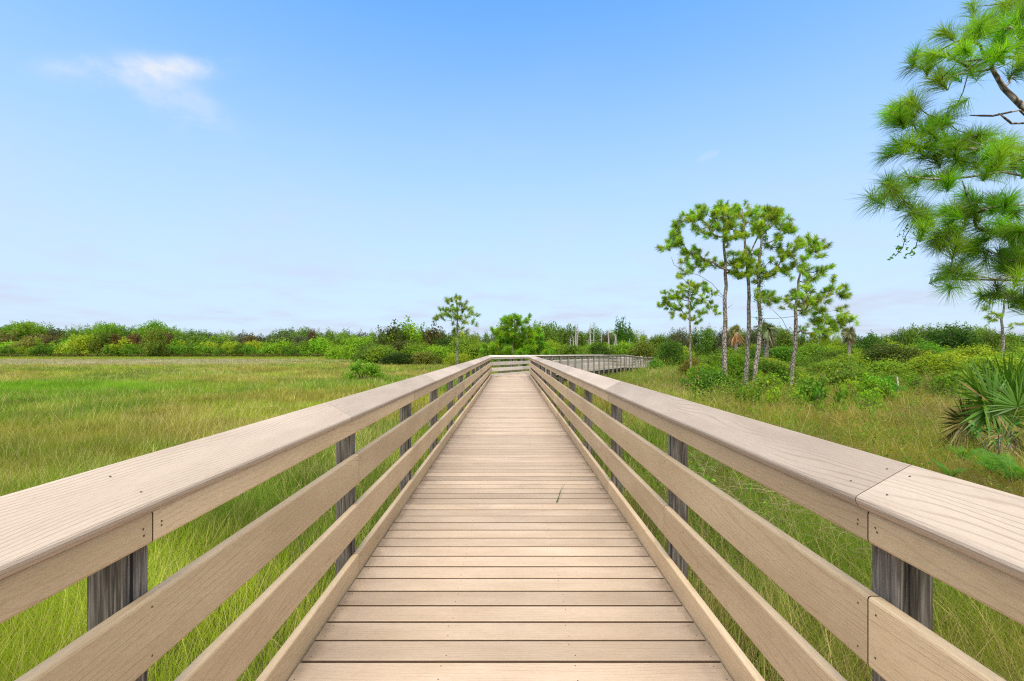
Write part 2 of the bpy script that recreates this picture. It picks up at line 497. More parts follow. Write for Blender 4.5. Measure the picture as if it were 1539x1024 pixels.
# ---------------------------------------------------------------- ground and grass
def dist_to_walk(X, Y):
    d = np.full(X.shape, 1e9)
    for a, b in zip(PTS, PTS[1:]):
        ax, ay = a.x, a.y; vx, vy = b.x - a.x, b.y - a.y
        t = np.clip(((X - ax) * vx + (Y - ay) * vy) / (vx*vx + vy*vy), 0, 1)
        d = np.minimum(d, np.hypot(X - ax - vx*t, Y - ay - vy*t))
    return d
class Field:
    """smooth value noise on the plane"""
    def __init__(s, seed, cell):
        r = np.random.default_rng(seed); s.g = r.random((128, 128)); s.c = cell
    def __call__(s, X, Y):
        x, y = X / s.c, Y / s.c
        i, j = np.floor(x).astype(int), np.floor(y).astype(int); fx, fy = x - i, y - j
        fx = fx*fx*(3-2*fx); fy = fy*fy*(3-2*fy)
        g = lambda a, b: s.g[a % 128, b % 128]
        return (g(i, j)*(1-fx) + g(i+1, j)*fx)*(1-fy) + (g(i, j+1)*(1-fx) + g(i+1, j+1)*fx)*fy
f_big, f_mid, f_small, f_dry = Field(1, 9.), Field(2, 2.6), Field(3, .7), Field(5, 4.5)

m = NT('marsh_soil')
pos = m.n('NewGeometry').outputs['Position']
n1 = m.noise(pos, .18, 5, .6); n2 = m.noise(pos, 2.5, 5, .65); n3 = m.noise(pos, 30, 3, .6)
c = m.ramp(n1, [(.30, (.045, .058, .012)), (.52, (.070, .075, .018)), (.72, (.095, .078, .032))])
c = m.mix(m.smooth(n2, .45, .7), c, (.030, .030, .012, 1))
c = m.mix(m.math('MULTIPLY', m.smooth(n3, .45, .7), .4), c, (.15, .115, .06, 1))
M_SOIL = m.done(m.bsdf(c, .95, .1, m.bump(n3, .8, .03)))
G = 2600.0
gx = np.concatenate([np.linspace(-G, -160, 12), np.linspace(-150, 150, 61), np.linspace(160, G, 12)])
gy = np.concatenate([np.linspace(-G, -60, 8), np.linspace(-50, 200, 51), np.linspace(215, G, 14)])
XX, YY = np.meshgrid(gx, gy)
ZZ = GROUND + (f_big(XX, YY) - .5) * .10 * (np.hypot(XX, YY) < 400)
nx, ny = len(gx), len(gy)
idx = np.arange(nx * ny).reshape(ny, nx)
quads = np.stack([idx[:-1, :-1], idx[:-1, 1:], idx[1:, 1:], idx[1:, :-1]], -1).reshape(-1, 4)
gr = link('ground', mesh_np('ground', np.stack([XX, YY, ZZ], -1).reshape(-1, 3), quads, smooth=True), M_SOIL)
tag(gr, 'flat marsh ground of olive and brown soil under the grass', kind='structure')

# colours of the meadow
G_LIME = np.array((.330, .440, .020)); G_GREEN = np.array((.185, .310, .018)); G_OLIVE = np.array((.360, .335, .045))
G_STRAW = np.array((.600, .500, .190)); G_PALE = np.array((.560, .480, .330)); G_BROWN = np.array((.230, .150, .060))

def lerp(a, b, t): return a * (1 - t[:, None]) + b * t[:, None]
def sstep(x, a, b):
    t = np.clip((x - a) / (b - a), 0, 1); return t * t * (3 - 2 * t)

def scatter(n, zmin, zmax, side, power, wide=1.32):
    """distance from the camera ~ Z^-power, across the view"""
    u = RNG.random(n); q = 1 - power
    Y = (zmin**q + u * (zmax**q - zmin**q)) ** (1 / q)
    t = RNG.random(n)
    X = side * (1.06 + t * (wide * Y + 1.2))
    return X, Y

def grass_left(n):
    X, Y = scatter(n, .55, 138, -1, .62)
    Y = Y - .25
    dw = dist_to_walk(X, Y); keep = (dw > 1.09 + .02 * RNG.random(n)) & (RNG.random(n) < .38 + .62 * sstep(dw, 1.6, 5) + .35 * (f_small(X * 1.4, Y * 1.4) > .55))
    X, Y = X[keep], Y[keep]; n = len(X)
    R = np.hypot(X, Y)
    b, md, sm, dr = f_big(X, Y), f_mid(X, Y), f_small(X, Y), f_dry(X, Y)
    g = .55 * b + .3 * md + .15 * sm
    C = lerp(np.tile(G_OLIVE, (n, 1)), G_GREEN, sstep(g, .42, .66))
    C = lerp(C, G_LIME, sstep(f_mid(X + 40, Y + 90), .55, .8) * .75)
    dry = sstep(dr, .45, .8) * .55
    strawm = RNG.random(n) < (.16 + .34 * dry)
    C[strawm] = G_STRAW * (.75 + .5 * RNG.random((strawm.sum(), 1)))
    # lush strip by the walk, pale seed heads far out, clear green sward along the wood
    near = sstep(R, 1.6, 4.5)
    C = lerp(lerp(C, G_GREEN * 1.15, np.full(n, .55)), C, near)
    band = sstep(Y, 52, 64) * (1 - sstep(Y, 78, 92)) * sstep(-X - .10 * Y, 10, 40)
    pm = RNG.random(n) < band * .75
    C[pm] = G_PALE * (.8 + .35 * RNG.random((pm.sum(), 1)))
    far = sstep(Y, 88, 104)
    C = lerp(C, G_LIME * .92, far * .8)
    # a lush lime patch
    patch = np.exp(-(((X + 25) / 9) ** 2 + ((Y - 24) / 4.0) ** 2))
    C = lerp(C, np.array((.20, .40, .012)), np.clip(patch * 1.3, 0, 1) * .85)
    C *= (.40 + .55 * RNG.random((n, 1)) + .85 * (f_small(X * .8 + 7, Y * .8) * .6 + f_mid(X + 3, Y * 1.3) * .4)[:, None] - .1)
    H = (.20 + .26 * RNG.random(n)) * (.6 + .8 * sm)
    H[strawm] *= 1.12
    H *= 1 - .25 * far
    Wd = np.maximum(.0032, Y * .00070) * (.6 + .8 * RNG.random(n))
    lean = RNG.normal(size=(n, 3)) * np.array([.34, .34, 0])
    D = np.array([0.05, .03, 1.0]) + lean
    az = RNG.random(n) * 6.283
    bend = (.06 + .26 * RNG.random(n)) * H
    B = np.stack([np.cos(az) * bend, np.sin(az) * bend, -bend * .35], 1)
    return blades(np.stack([X, Y, np.full(n, GROUND - .02) + (b - .5) * .1], 1), D, H, Wd, B, C)

def grass_right(n):
    X, Y = scatter(n, .55, 95, 1, .66)
    Y = Y - .25
    dw = dist_to_walk(X, Y); keep = (dw > 1.09 + .02 * RNG.random(n)) & (RNG.random(n) < .30 + .70 * sstep(dw, 1.7, 5) + .35 * (f_small(X * 1.4, Y * 1.4) > .55))
    X, Y = X[keep], Y[keep]; n = len(X)
    b, md, sm, dr = f_big(X, Y), f_mid(X, Y), f_small(X, Y), f_dry(X, Y)
    g = .45 * b + .35 * md + .2 * sm
    C = lerp(np.tile(G_OLIVE * np.array((1.12, .98, 1.1)), (n, 1)), G_GREEN * 1.1, sstep(g, .38, .62) * .9)
    C = lerp(C, G_LIME * .8, sstep(f_mid(X + 17, Y + 31), .62, .85) * .5)
    dry = sstep(dr, .3, .75)
    strawm = RNG.random(n) < (.26 + .34 * dry)
    C *= np.array((.85, .90, .85))
    C[strawm] = lerp(np.tile(G_STRAW, (strawm.sum(), 1)), G_BROWN, RNG.random(strawm.sum()) ** 1.5)
    C *= (.42 + .60 * RNG.random((n, 1)) + .8 * (f_small(X * .8 + 7, Y * .8) * .6 + f_mid(X + 3, Y * 1.3) * .4)[:, None] - .1)
    H = (.30 + .36 * RNG.random(n) ** 1.5) * (.75 + .6 * sm)
    tall = RNG.random(n) < .08
    H[tall] *= 1.65
    nearw = np.exp(-((dist_to_walk(X, Y) - 1.1) / .5) ** 2); H *= 1 - .25 * nearw
    Wd = np.maximum(.0034, Y * .00080) * (.55 + .8 * RNG.random(n))
    sp = np.where(RNG.random(n) < .25, .9, .38)[:, None]
    D = np.array([-.05, .0, 1.0]) + RNG.normal(size=(n, 3)) * sp * np.array([1, 1, .2])
    D[:, 2] = np.abs(D[:, 2]) + .15
    az = RNG.random(n) * 6.283
    bend = (.12 + .42 * RNG.random(n)) * H
    B = np.stack([np.cos(az) * bend, np.sin(az) * bend, -bend * .45], 1)
    # nothing leans in over the deck
    lo = X < 1.8; D[lo, 0] = np.abs(D[lo, 0]) * .5; B[lo, 0] = np.abs(B[lo, 0]) * .4
    return blades(np.stack([X, Y, np.full(n, GROUND - .02) + (b - .5) * .1], 1), D, H, Wd, B, C)

V, Q, T, C = grass_left(850000)
tag(link('grass', mesh_np('meadow_grass', V, Q, T, C), M_GRASS), 'soft yellow green meadow grass stretching away to the far wood', kind='stuff')
V, Q, T, C = grass_right(500000)
tag(link('grass', mesh_np('rough_grass', V, Q, T, C), M_GRASS), 'rough olive and straw coloured grass around the pines', kind='stuff')

# ---------------------------------------------------------------- pines
def pine(label, group, trunk, r0, Z, clumps, spread, needle, per, tufts_k, nw, green, seed, extra=None, r1=.03, trunk_dx=0, sides=8, limbs=(), zbase=None, min_r=.006, tpow=.75, extra_p=.7):
    """trunk: photo points from the base up; clumps: (x, y, r) photo points of needle masses, given real depth around the trunk"""
    rnd = random.Random(seed); rg = np.random.default_rng(seed)
    tp = [Vector((wx(x, Z), Z, wz(y, Z))) for x, y in trunk]
    if zbase is None: zbase = GROUND - .1
    if tp[0].z > zbase: tp.insert(0, Vector((tp[0].x, Z, zbase)))
    root = empty('pine_tree', (tp[0].x, Z, zbase), label, 'pine tree', group)
    o = Vector(root.location)
    # smooth trunk
    fine = []
    for a, b in zip(tp, tp[1:]):
        k = max(2, int((b - a).length / .5))
        for i in range(k): fine.append(a.lerp(b, i / k))
    fine.append(tp[-1])
    for i in range(2, len(fine) - 1): fine[i] = fine[i] + Vector((rnd.uniform(-.02, .02), rnd.uniform(-.03, .03), 0)) * (1 + r0 * 3)
    nodes = []                        # (pos, parent, is_trunk)
    for i, p in enumerate(fine): nodes.append([p, i - 1, True])
    H = fine[-1].z - fine[0].z
    lowz = fine[0].z + .18 * H
    cl = []
    clumps = list(clumps) + [(cx + rnd.uniform(-1, 1) * cr * 1.6, cy + rnd.uniform(-1, .8) * cr * 1.3, cr * rnd.uniform(.35, .75)) for cx, cy, cr in list(clumps) * 2 if rnd.random() < extra_p]
    for cx, cy, cr in clumps:
        R = cr * Z / F
        c = Vector((wx(cx, Z), Z, wz(cy, Z)))
        dx = min(abs(c.x - p.x) for p in fine if abs(p.z - c.z) < max(.6, .1 * H)) if any(abs(p.z - c.z) < max(.6, .1 * H) for p in fine) else .5
        c.y += rnd.uniform(-1, 1) * spread * (.45 + .55 * max(0, 1 - dx / max(spread, .1)))
        k = c.y / Z                    # keep its real size, stand where it stands
        c.x = wx(cx, c.y) ; c.z = wz(cy, c.y)
        cl.append((c, R))
    def attach(target, bias=.55):
        best, bi = 1e9, 0
        for i, (p, par, tr) in enumerate(nodes):
            if p.z < lowz and tr: continue
            d = (p - target).length + (0 if not tr else .15) + max(0, p.z - target.z + .1) * bias
            if d < best: best, bi = d, i
        return bi
    order = sorted(cl, key=lambda q: min((q[0] - p).length for p in fine))
    tips = []
    for c, R in order:
        bi = attach(c); p0 = nodes[bi][0]
        v = c - p0; L = v.length
        k = max(2, int(L / .35)); last = bi
        sag = Vector((rnd.uniform(-.1, .1), rnd.uniform(-.1, .1), -.12 - .05 * rnd.random())) * L
        for i in range(1, k + 1):
            t = i / k
            q = p0 + v * t + sag * (4 * t * (1 - t)) * .5 + Vector((rnd.gauss(0, .012), rnd.gauss(0, .012), rnd.gauss(0, .012))) * min(1.5, L)
            nodes.append([q, last, False]); last = len(nodes) - 1
        tips.append((c, R, last))
    bare = set()
    for lim in limbs:                  # bare limbs, photo points
        pts = [Vector((wx(x, Z), Z, wz(y, Z))) for x, y in lim]
        last = min(range(len(fine)), key=lambda i: (fine[i] - pts[0]).length)
        dy = rnd.uniform(-.5, .5) * spread
        for j, p in enumerate(pts[1:]):
            p = p + Vector((0, dy * (j + 1) / len(pts), 0))
            a = nodes[last][0]
            for i in (1, 2): nodes.append([a.lerp(p, i / 2), last, False]); last = len(nodes) - 1
        bare.add(last)
    # tufts
    P, D, Ls, Ws, B, Cc = [], [], [], [], [], []
    for c, R, last in tips:
        nt = max(1, int(round((R / needle) ** 2 * tufts_k + .3)))
        base = nodes[last][0]
        for t in range(nt):
            if nt == 1: q = c.copy()
            else:
                d = Vector((rg.normal(), rg.normal(), rg.normal() * .75)).normalized()
                q = c + d * (R * (.25 + .6 * rnd.random() ** .5))
            ax = (q - base) * 1.2 + (q - fine[min(len(fine)-1, max(0, int((q.z - fine[0].z) / max(H, .1) * len(fine))))]).normalized() * .35 * R + Vector((0, 0, .55 * R)) + Vector((rg.normal(), rg.normal(), rg.normal())) * .2 * R
            ax.normalize()
            if (q - base).length > .04:
                midp = base.lerp(q, .5) + Vector((0, 0, -.03))
                nodes.append([midp, last, False]); nodes.append([q, len(nodes) - 1, False])
            n = int(per * (.75 + .5 * rnd.random()))
            u = rg.random(n)
            along = -ax_np(ax) * ((u - .2) * (.75 if nw < .005 else 1.05) * needle)[:, None]
            th = (.2 + 1.3 * rg.random(n) ** .8) * rnd.uniform(.6, 1.15)
            perp = unit(np.cross(np.tile(ax_np(ax), (n, 1)), rg.normal(size=(n, 3))))
            dd = ax_np(ax) * np.cos(th)[:, None] + perp * np.sin(th)[:, None]
            ln = needle * (.75 + .4 * rg.random(n)) * rnd.uniform(.85, 1.1)
            P.append(np.array(q) + along); D.append(dd); Ls.append(ln)
            Ws.append(np.full(n, nw)); B.append(np.stack([np.zeros(n), np.zeros(n), -ln * (.08 + .22 * rg.random(n))], 1))
            tint = np.array(green) * rnd.uniform(.55, 1.3) * np.array((rnd.uniform(.8, 1.35), 1, rnd.uniform(.7, 1.3)))
            cc = tint * (.75 + .5 * rg.random((n, 1)))
            old = rg.random(n) < .05
            cc[old] = np.array((.20, .14, .045))
            Cc.append(cc)
    V, Q, T, C = blades(np.concatenate(P) - np.array(o), np.concatenate(D), np.concatenate(Ls), np.concatenate(Ws), np.concatenate(B), np.concatenate(Cc), .48)
    link('crown', mesh_np('pine_crown', V, Q, T, C), M_NEEDLE, root)
    # branch radii by pipe model
    n = len(nodes); load = [0.0] * n
    kids = [0] * n
    for p, par, tr in nodes:
        if par >= 0: kids[par] += 1
    for i in range(n - 1, -1, -1):
        if kids[i] == 0: load[i] += 4.0 if i in bare else 1.0
        if nodes[i][1] >= 0: load[nodes[i][1]] += load[i]
    nt_ = len(fine)
    def rad(i):
        if nodes[i][2]:
            t = i / max(1, nt_ - 1); return r0 * (1 - t) ** tpow * (1 + .35 * math.exp(-t * 25)) + r1 * t + .0
        return min(max(min_r, min_r * load[i] ** .5), r0 * .42) * (1 if kids[i] else .4)
    chains = [[(nodes[i][0] - o, rad(i)) for i in range(nt_)]]
    used = set(range(nt_))
    best_kid = {}
    for i in range(n):
        par = nodes[i][1]
        if i >= nt_ and (par not in best_kid or load[i] > load[best_kid[par]]): best_kid[par] = i
    for i in range(nt_, n):
        if i in used: continue
        ch = [(nodes[nodes[i][1]][0] - o, rad(i) * 1.05), (nodes[i][0] - o, rad(i))]; used.add(i); j = i
        while j in best_kid and best_kid[j] not in used:
            j = best_kid[j]; used.add(j); ch.append((nodes[j][0] - o, rad(j)))
        chains.append(ch)
    V, Q, T = tube_mesh(chains[:1], 12); b = link('trunk', mesh_np('pine_trunk', V, Q, T, smooth=True), M_BARK, root)
    if len(chains) > 1:
        V, Q, T = tube_mesh(chains[1:], 5); link('limbs', mesh_np('pine_limbs', V, Q, T, smooth=True), M_BARK, root)
    return root
def ax_np(v): return np.array((v.x, v.y, v.z))
def z3(pts): return [(840 + p[0] * .3321, 280 + p[1] * .3321) + ((p[2] * .3321,) if len(p) > 2 else ()) for p in pts]
def z2(pts): return [(500 + p[0] * .2599, 430 + p[1] * .2599) + ((p[2] * .2599,) if len(p) > 2 else ()) for p in pts]
def z4(pts): return [(1239 + p[0] * .4491, p[1] * .4491) + ((p[2] * .4491,) if len(p) > 2 else ()) for p in pts]
def z5(pts): return [(1139 + p[0] * .3320, 420 + p[1] * .3320) + ((p[2] * .3320,) if len(p) > 2 else ()) for p in pts]

PG = (.340, .540, .032)
GP = 'tall pines in a cluster right of the walk'
common = dict(extra_p=.95, needle=.25, per=95, tufts_k=2.6, nw=.013, green=PG)
pine('tall pine with a straight bare grey trunk and a long bare lower limb', GP,
     z3([(755, 930), (750, 830), (748, 700), (752, 560), (755, 400), (748, 280), (745, 130)]), .135, 22.5,
     z3([(590,150,34),(620,130,42),(660,112,38),(740,100,42),(700,150,36),(600,155,30),(640,195,33),(530,205,38),(492,268,28),(530,258,34),(600,300,46),(575,295,30),(640,318,34),(700,345,36),(660,330,28),
         (780,190,40),(760,235,30),(720,120,40),(715,185,34),(565,385,22),(600,375,22),(815,330,30),(780,150,35),(690,210,26),(520,230,30),(480,270,18)]),
     1.3, seed=1, limbs=[z3([(745, 500), (690, 440), (630, 405), (560, 385), (515, 360), (500, 325)]), z3([(750, 520), (715, 490)]), z3([(752, 560), (785, 535)])], **common)
pine('pine with a straight trunk, middle of the three close together trunks', GP,
     z3([(845, 920), (850, 800), (860, 600), (858, 450), (850, 330), (840, 220), (830, 110)]), .125, 22.9,
     z3([(830,105,42),(800,125,34),(870,112,38),(850,165,38),(825,215,34),(792,300,28),(800,365,42),(850,345,44),(830,395,36),(872,290,34),(900,128,36),(780,350,30),(815,410,26),(860,380,30),(790,240,26),(870,215,28)]),
     1.2, seed=2, **common)
pine('pine with a bowed trunk wrapped in green vine, stems forking high up', GP,
     z3([(892, 940), (885, 880), (900, 760), (910, 600), (905, 480), (900, 380), (915, 260), (920, 140)]), .13, 22.1,
     z3([(930,120,42),(990,140,38),(960,128,38),(940,215,42),(900,180,36),(1010,180,32),(1040,205,30),(920,500,36),(960,512,36),(900,430,26),(942,405,28),(895,385,28),(985,120,32),(1035,285,40),(1080,350,42),(1000,370,34),(1060,300,34),
         (985,515,26),(1010,290,26),(960,270,30),(1050,195,28),(1000,225,26),(1030,380,30)]),
     1.4, seed=3, limbs=[z3([(910, 600), (990, 598), (1060, 590), (1120, 575)]), z3([(905, 720), (950, 695), (985, 690)]), z3([(910, 590), (860, 585)])], **common)
pine('spreading pine with a low forked trunk and wide ragged crown', GP,
     z3([(1048, 940), (1055, 840), (1068, 720), (1072, 600), (1075, 520), (1085, 430), (1110, 330)]), .12, 22.6,
     z3([(1150,240,38),(1170,290,34),(1122,270,30),(1190,380,28),(1110,380,40),(1150,410,38),(1060,500,36),(1110,490,42),(1150,520,40),(1190,510,34),(1180,560,36),(1115,560,32),(1250,465,38),(1272,482,26),
         (1200,600,36),(1250,610,36),(1290,600,28),(1230,650,36),(1180,655,38),(1105,640,24),(1140,300,28),(1190,265,28),(1085,485,30),(1215,680,30),(1040,530,28),(1320,605,24),(1280,575,24),(1160,610,30)]),
     1.6, seed=4, limbs=[z3([(1068, 700), (1020, 600), (975, 545)]), z3([(1065, 660), (1030, 700)])], **common)
small = dict(needle=.24, per=75, tufts_k=2.4, nw=.016, green=PG)
pine('small slim pine standing alone nearer the boardwalk bend', None,
     z3([(597, 860), (596, 780), (594, 700), (592, 600), (590, 480), (588, 430)]), .09, 32,
     z3([(590,445,32),(560,470,32),(630,455,24),(660,470,28),(540,490,28),(600,500,34),(650,510,28),(490,500,28),(460,535,22),(500,545,32),(540,540,28),(600,540,34),(570,580,28),(690,545,28),(650,570,28),(612,600,28),(520,580,22),(480,520,22),(625,485,26)]),
     1.1, seed=5, **small)
pine('slender young pine rising above the thicket left of the bend', None,
     z2([(722, 465), (722, 350), (720, 200), (718, 80)]), .14, 50,
     z2([(718,60,26),(690,95,25),(738,90,25),(680,140,24),(710,130,26),(640,150,24),(600,185,18),(625,175,18),(755,140,28),(790,125,22),(780,160,26),(815,165,22),(720,190,26),(690,170,20),(770,200,24),(810,210,15),(740,240,26),(690,270,22),(760,280,24),(700,320,20),(665,85,16),(635,130,14)]),
     1.2, seed=6, needle=.46, per=80, tufts_k=2.4, nw=.024, green=(.290, .450, .030))
pine('bushy bright green young pine just behind the corner of the railing', None,
     z2([(1035, 470), (1040, 380), (1050, 260), (1052, 180)]), .09, 38,
     z2([(1050,185,36),(1020,210,30),(1090,210,34),(990,250,36),(960,270,40),(1040,260,50),(1120,260,40),(980,310,50),(1060,310,55),(1140,310,45),(1190,295,34),(930,340,40),(1000,360,50),(1080,360,50),(1160,350,45),(1215,350,34),(885,385,36),(1190,385,40),(950,390,40),(1030,400,50),(1100,400,50),(1230,385,30),(1115,200,22),(995,195,18)]),
     1.3, seed=7, extra_p=1.0, needle=.34, per=90, tufts_k=4.2, nw=.020, green=(.270, .520, .026))
pine('small distant pine with a thin pale trunk and flat top', None,
     z5([(1108, 330), (1108, 250), (1105, 180), (1115, 130), (1118, 90)]), .10, 30,
     z5([(1050,80,36),(1022,92,28),(1100,75,36),(1160,75,36),(1055,172,32),(1075,160,26),(1182,200,24),(1130,62,28),(1195,70,30),(1210,110,26),(1140,215,18)]),
     1.0, seed=8, needle=.24, per=60, tufts_k=1.8, nw=.013, green=PG)
# the big pine whose boughs hang into the picture; its trunk stands outside
big = [(500,20,40),(620,20,45),(560,75,45),(520,90,45),(440,140,55),(410,180,50),(350,215,45),(385,250,34),(500,115,40),(620,90,55),(600,170,45),(430,250,34),(640,240,45),(470,170,40),(560,180,36),(660,140,45),(690,60,50),(300,215,26),(660,190,40),(520,240,30),(590,120,36),
  (222,388,22),(290,340,22),(245,362,18),(400,400,20),(440,352,20),(265,385,16),
  (320,448,52),(285,480,44),(252,490,30),(400,512,46),(368,530,46),(440,500,36),(510,500,50),(612,475,42),(560,560,45),(460,540,44),(630,560,36),(420,580,34),(505,545,44),(545,460,24),(660,500,40),(690,560,44),(345,490,40),(590,520,40),
  (215,610,26),(200,650,26),(240,635,22),(320,595,28),(290,600,20),
  (340,735,40),(290,690,20),(330,715,34),(470,705,28),(500,680,18),
  (420,765,64),(400,800,52),(550,775,74),(530,830,58),(620,745,60),(640,830,56),(625,700,44),(470,740,44),(420,905,34),(600,900,44),(480,920,30),(655,880,46),(390,930,30),(540,990,24),(625,990,30),(690,760,60),(700,840,60),(580,700,30),(440,830,44),(590,860,44)]
bigtrunk = [(1690, 1100), (1684, 760), (1672, 500), (1650, 330), (1610, 240), (1560, 190), (1530, 160), (1500, 100), (1478, 80), (1462, 64)]
pine('large pine leaning in from the side with long needled boughs', None, bigtrunk, .17, 5.0, z4(big), .75, seed=21, extra_p=.42, needle=.225, per=230, tufts_k=2.6, nw=.0036, green=(.235, .470, .024), r1=.010, tpow=1.6, min_r=.0055,
     limbs=[z4([(893, 660), (668, 600), (560, 588), (430, 612), (300, 625), (200, 620)]), z4([(893, 470), (640, 375), (540, 400), (450, 405)]), z4([(893, 500), (680, 420), (590, 430), (530, 405)]), z4([(893, 1000), (668, 940), (520, 935), (430, 935)]), z4([(880, 760), (690, 690), (440, 715), (385, 635)])])

# ---------------------------------------------------------------- broadleaf trees and shrubs
def crown_blobs(rng, R, H, n, colr, flat=.6, umbrella=False, z0=.0, var=.22):
    """an uneven dome of leaf clumps, radius R, height H above z0"""
    out = []
    for i in range(n):
        a = rng.random() * 6.283; q = math.sqrt(rng.random())
        if umbrella: z = z0 + H * (.72 + .2 * (1 - q*q) + .08 * rng.normal()); br = R * rng.uniform(.22, .34); hz = br * .5
        else:
            zt = rng.random(); lim = math.sqrt(max(.05, 1 - (zt * .95) ** 2.2))
            q = q * lim * (.92 + .2 * rng.random()); z = z0 + H * (.10 + .82 * zt); br = R * rng.uniform(.20, .38); hz = br * rng.uniform(.6, .95)
        c = np.array(colr) * (1 + var * rng.normal()) * np.array((1 + .14 * rng.normal(), 1, 1))
        if not umbrella and i % 6 == 0:                 # shoots that stand out of the mound
            q *= 1.22; z += H * rng.uniform(.04, .22); br *= .55; hz = br * 1.5
        out.append(((R * q * math.cos(a) * .88, R * q * math.sin(a) * .88, z), (br, br, hz), np.clip(c, .004, .8)))
    return out
PROTO = {}
def proto(kind, seed, leaf_rel, umbrella, stems, n):
    n = int(n * 1.8)
    """unit crown mesh (R=1,H=1) for sharing; colour comes from the object"""
    key = (kind, seed, leaf_rel)
    if key not in PROTO:
        rng = np.random.default_rng(seed + 100)
        bl = crown_blobs(rng, 1.0, 1.0, n, (1, 1, 1), umbrella=umbrella)
        V, Q, T, C = leaf_blobs(bl, 3.6, leaf_rel, nmax=300, jit=.30, shell=.6, up=.7)
        V[:, 2] = np.maximum(V[:, 2], .0)
        ch = []
        rr = random.Random(seed)
        for b in bl[:stems]:
            p = Vector(b[0]); s = Vector((p.x * .12, p.y * .12, -.06))
            ch.append([(s, .035), (s.lerp(p, .5) + Vector((0, 0, .05)), .022), (p, .008)])
        PROTO[key] = (mesh_np(kind + '_crown', V, Q, T, C), mesh_np(kind + '_stems', *tube_mesh(ch, 5), smooth=True))
        PROTO[key][0].materials.append(M_LEAF); PROTO[key][1].materials.append(M_OAKBARK)
    return PROTO[key]
def plant(name, label, cat, group, x, Z, R, H, colr, seed, leaf_rel=.11, umbrella=False, n=34, stems=7, ry=None, zb=None, part=('crown', 'trunk')):
    if name == 'shrub' and seed >= 10: colr = tuple(c * k for c, k in zip(colr, (2.5, 2.25, 1.4)))
    root = empty(name, (x, Z, (GROUND - .05) if zb is None else zb), label, cat, group)
    H *= .90 if name != 'shrub' else .95               # the standing shoots reach past the mound
    a, b = proto(name, seed, leaf_rel, umbrella, stems, n)
    for nm, me in ((part[0], a), (part[1], b)):
        o = bpy.data.objects.new(nm, me); col.objects.link(o); o.parent = root
        o.scale = (R, R if ry is None else ry, H); o.rotation_euler.z = (seed * 2.399 + x) % 6.28
        o.color = (*colr, 1)
    return root

DARK = (.200, .320, .038); MIDG = (.310, .450, .036); BRIG = (.350, .570, .030); YELL = (.520, .610, .036); OLIV = (.290, .310, .050); BROWN = (.230, .190, .060); RED = (.260, .125, .065); GREY = (.175, .205, .090); LIMEY = (.280, .420, .025)
rt = random.Random(42)
def jitc(c, s=.15): 
    k = 1 + rt.uniform(-s, s); return (c[0]*k*(1+rt.uniform(-.1, .1)), c[1]*k, c[2]*k)

# far wood behind the meadow: skyline read from the photograph
SKY = [(-260, 492), (-120, 490), (0, 492), (20, 488), (60, 490), (85, 494), (120, 492), (190, 490), (215, 496), (245, 490), (265, 493), (300, 496), (350, 499), (385, 503), (410, 500), (430, 495), (470, 496), (510, 496), (560, 497), (620, 498), (680, 500)]
def sky_at(x):
    for (a, ya), (b, yb) in zip(SKY, SKY[1:]):
        if a <= x <= b: return ya + (yb - ya) * (x - a) / (b - a)
    return 496
GW = 'trees of the far wood behind the meadow'
x = -250
while x < 690:
    Z = rt.uniform(140, 152); top = sky_at(x) + rt.uniform(-1, 4)
    H = wz(top, Z) - GROUND; R = H * rt.uniform(.42, .55)
    k = rt.random()
    if k < .62: lab, c = 'dark green round crowned tree on the far skyline behind the meadow', jitc(DARK)
    elif k < .85: lab, c = 'mid green broad crowned tree on the far skyline behind the meadow', jitc(MIDG)
    else: lab, c = 'dull grey green tree on the far skyline behind the meadow', jitc(GREY)
    plant('broadleaf_tree', lab, 'tree', GW, wx(x, Z), Z, R, H, c, rt.randrange(5), .075)
    x += rt.uniform(11, 19)
for x, top, rx, lab in ((42, 482, 22, 'bright umbrella topped tree with the highest crown over the far wood, left end'), (158, 485, 22, 'wide umbrella topped tree between two darker crowns above yellow bushes'), (232, 486, 25, 'flat umbrella topped tree over the isolated olive bush by the far meadow edge'), (18, 487, 14, 'small light green umbrella tree beside the highest crown of the far wood')):
    Z = 137; H = wz(top, Z) - GROUND
    plant('umbrella_tree', lab, 'tree', None, wx(x, Z), Z, rx * Z / F, H, jitc((.270, .480, .032), .05), 3 + x % 3, .07, umbrella=True, n=26, stems=9)
GB = 'bushes along the far edge of the meadow'
x = -220
while x < 560:
    for row, (Zr, y0, y1) in enumerate(((134, 502, 509), (129, 510, 517), (125, 518, 522))):
        Z = Zr + rt.uniform(-2, 2); px = x + rt.uniform(-6, 6); top = rt.uniform(y0, y1)
        H = wz(top, Z) - GROUND; R = max(1.9, H * rt.uniform(.7, 1.0))
        k = rt.random()
        if row == 0: opts = ((.13, 'brown tinged bush in the upper bank of the far wood', BROWN), (.5, 'grey green bush in the upper bank of the far wood', GREY), (1, 'dark green bush in the upper bank of the far wood', DARK))
        elif row == 1: opts = ((.35, 'yellow green bush in the middle of the far bank', YELL), (.6, 'olive bush in the middle of the far bank', OLIV), (1, 'fresh green bush in the middle of the far bank', BRIG))
        else: opts = ((.7, 'low bright green bush along the foot of the far bank', (.220, .420, .026)), (1, 'low lime green bush along the foot of the far bank', (.30, .45, .028)))
        for th, lab, c in opts:
            if k < th: break
        plant('shrub', lab, 'bush', GB, wx(px, Z), Z, R, H, jitc(c, .32), rt.randrange(5), .10, n=26, stems=4, part=('foliage', 'stem'))
    x += rt.uniform(17, 26)
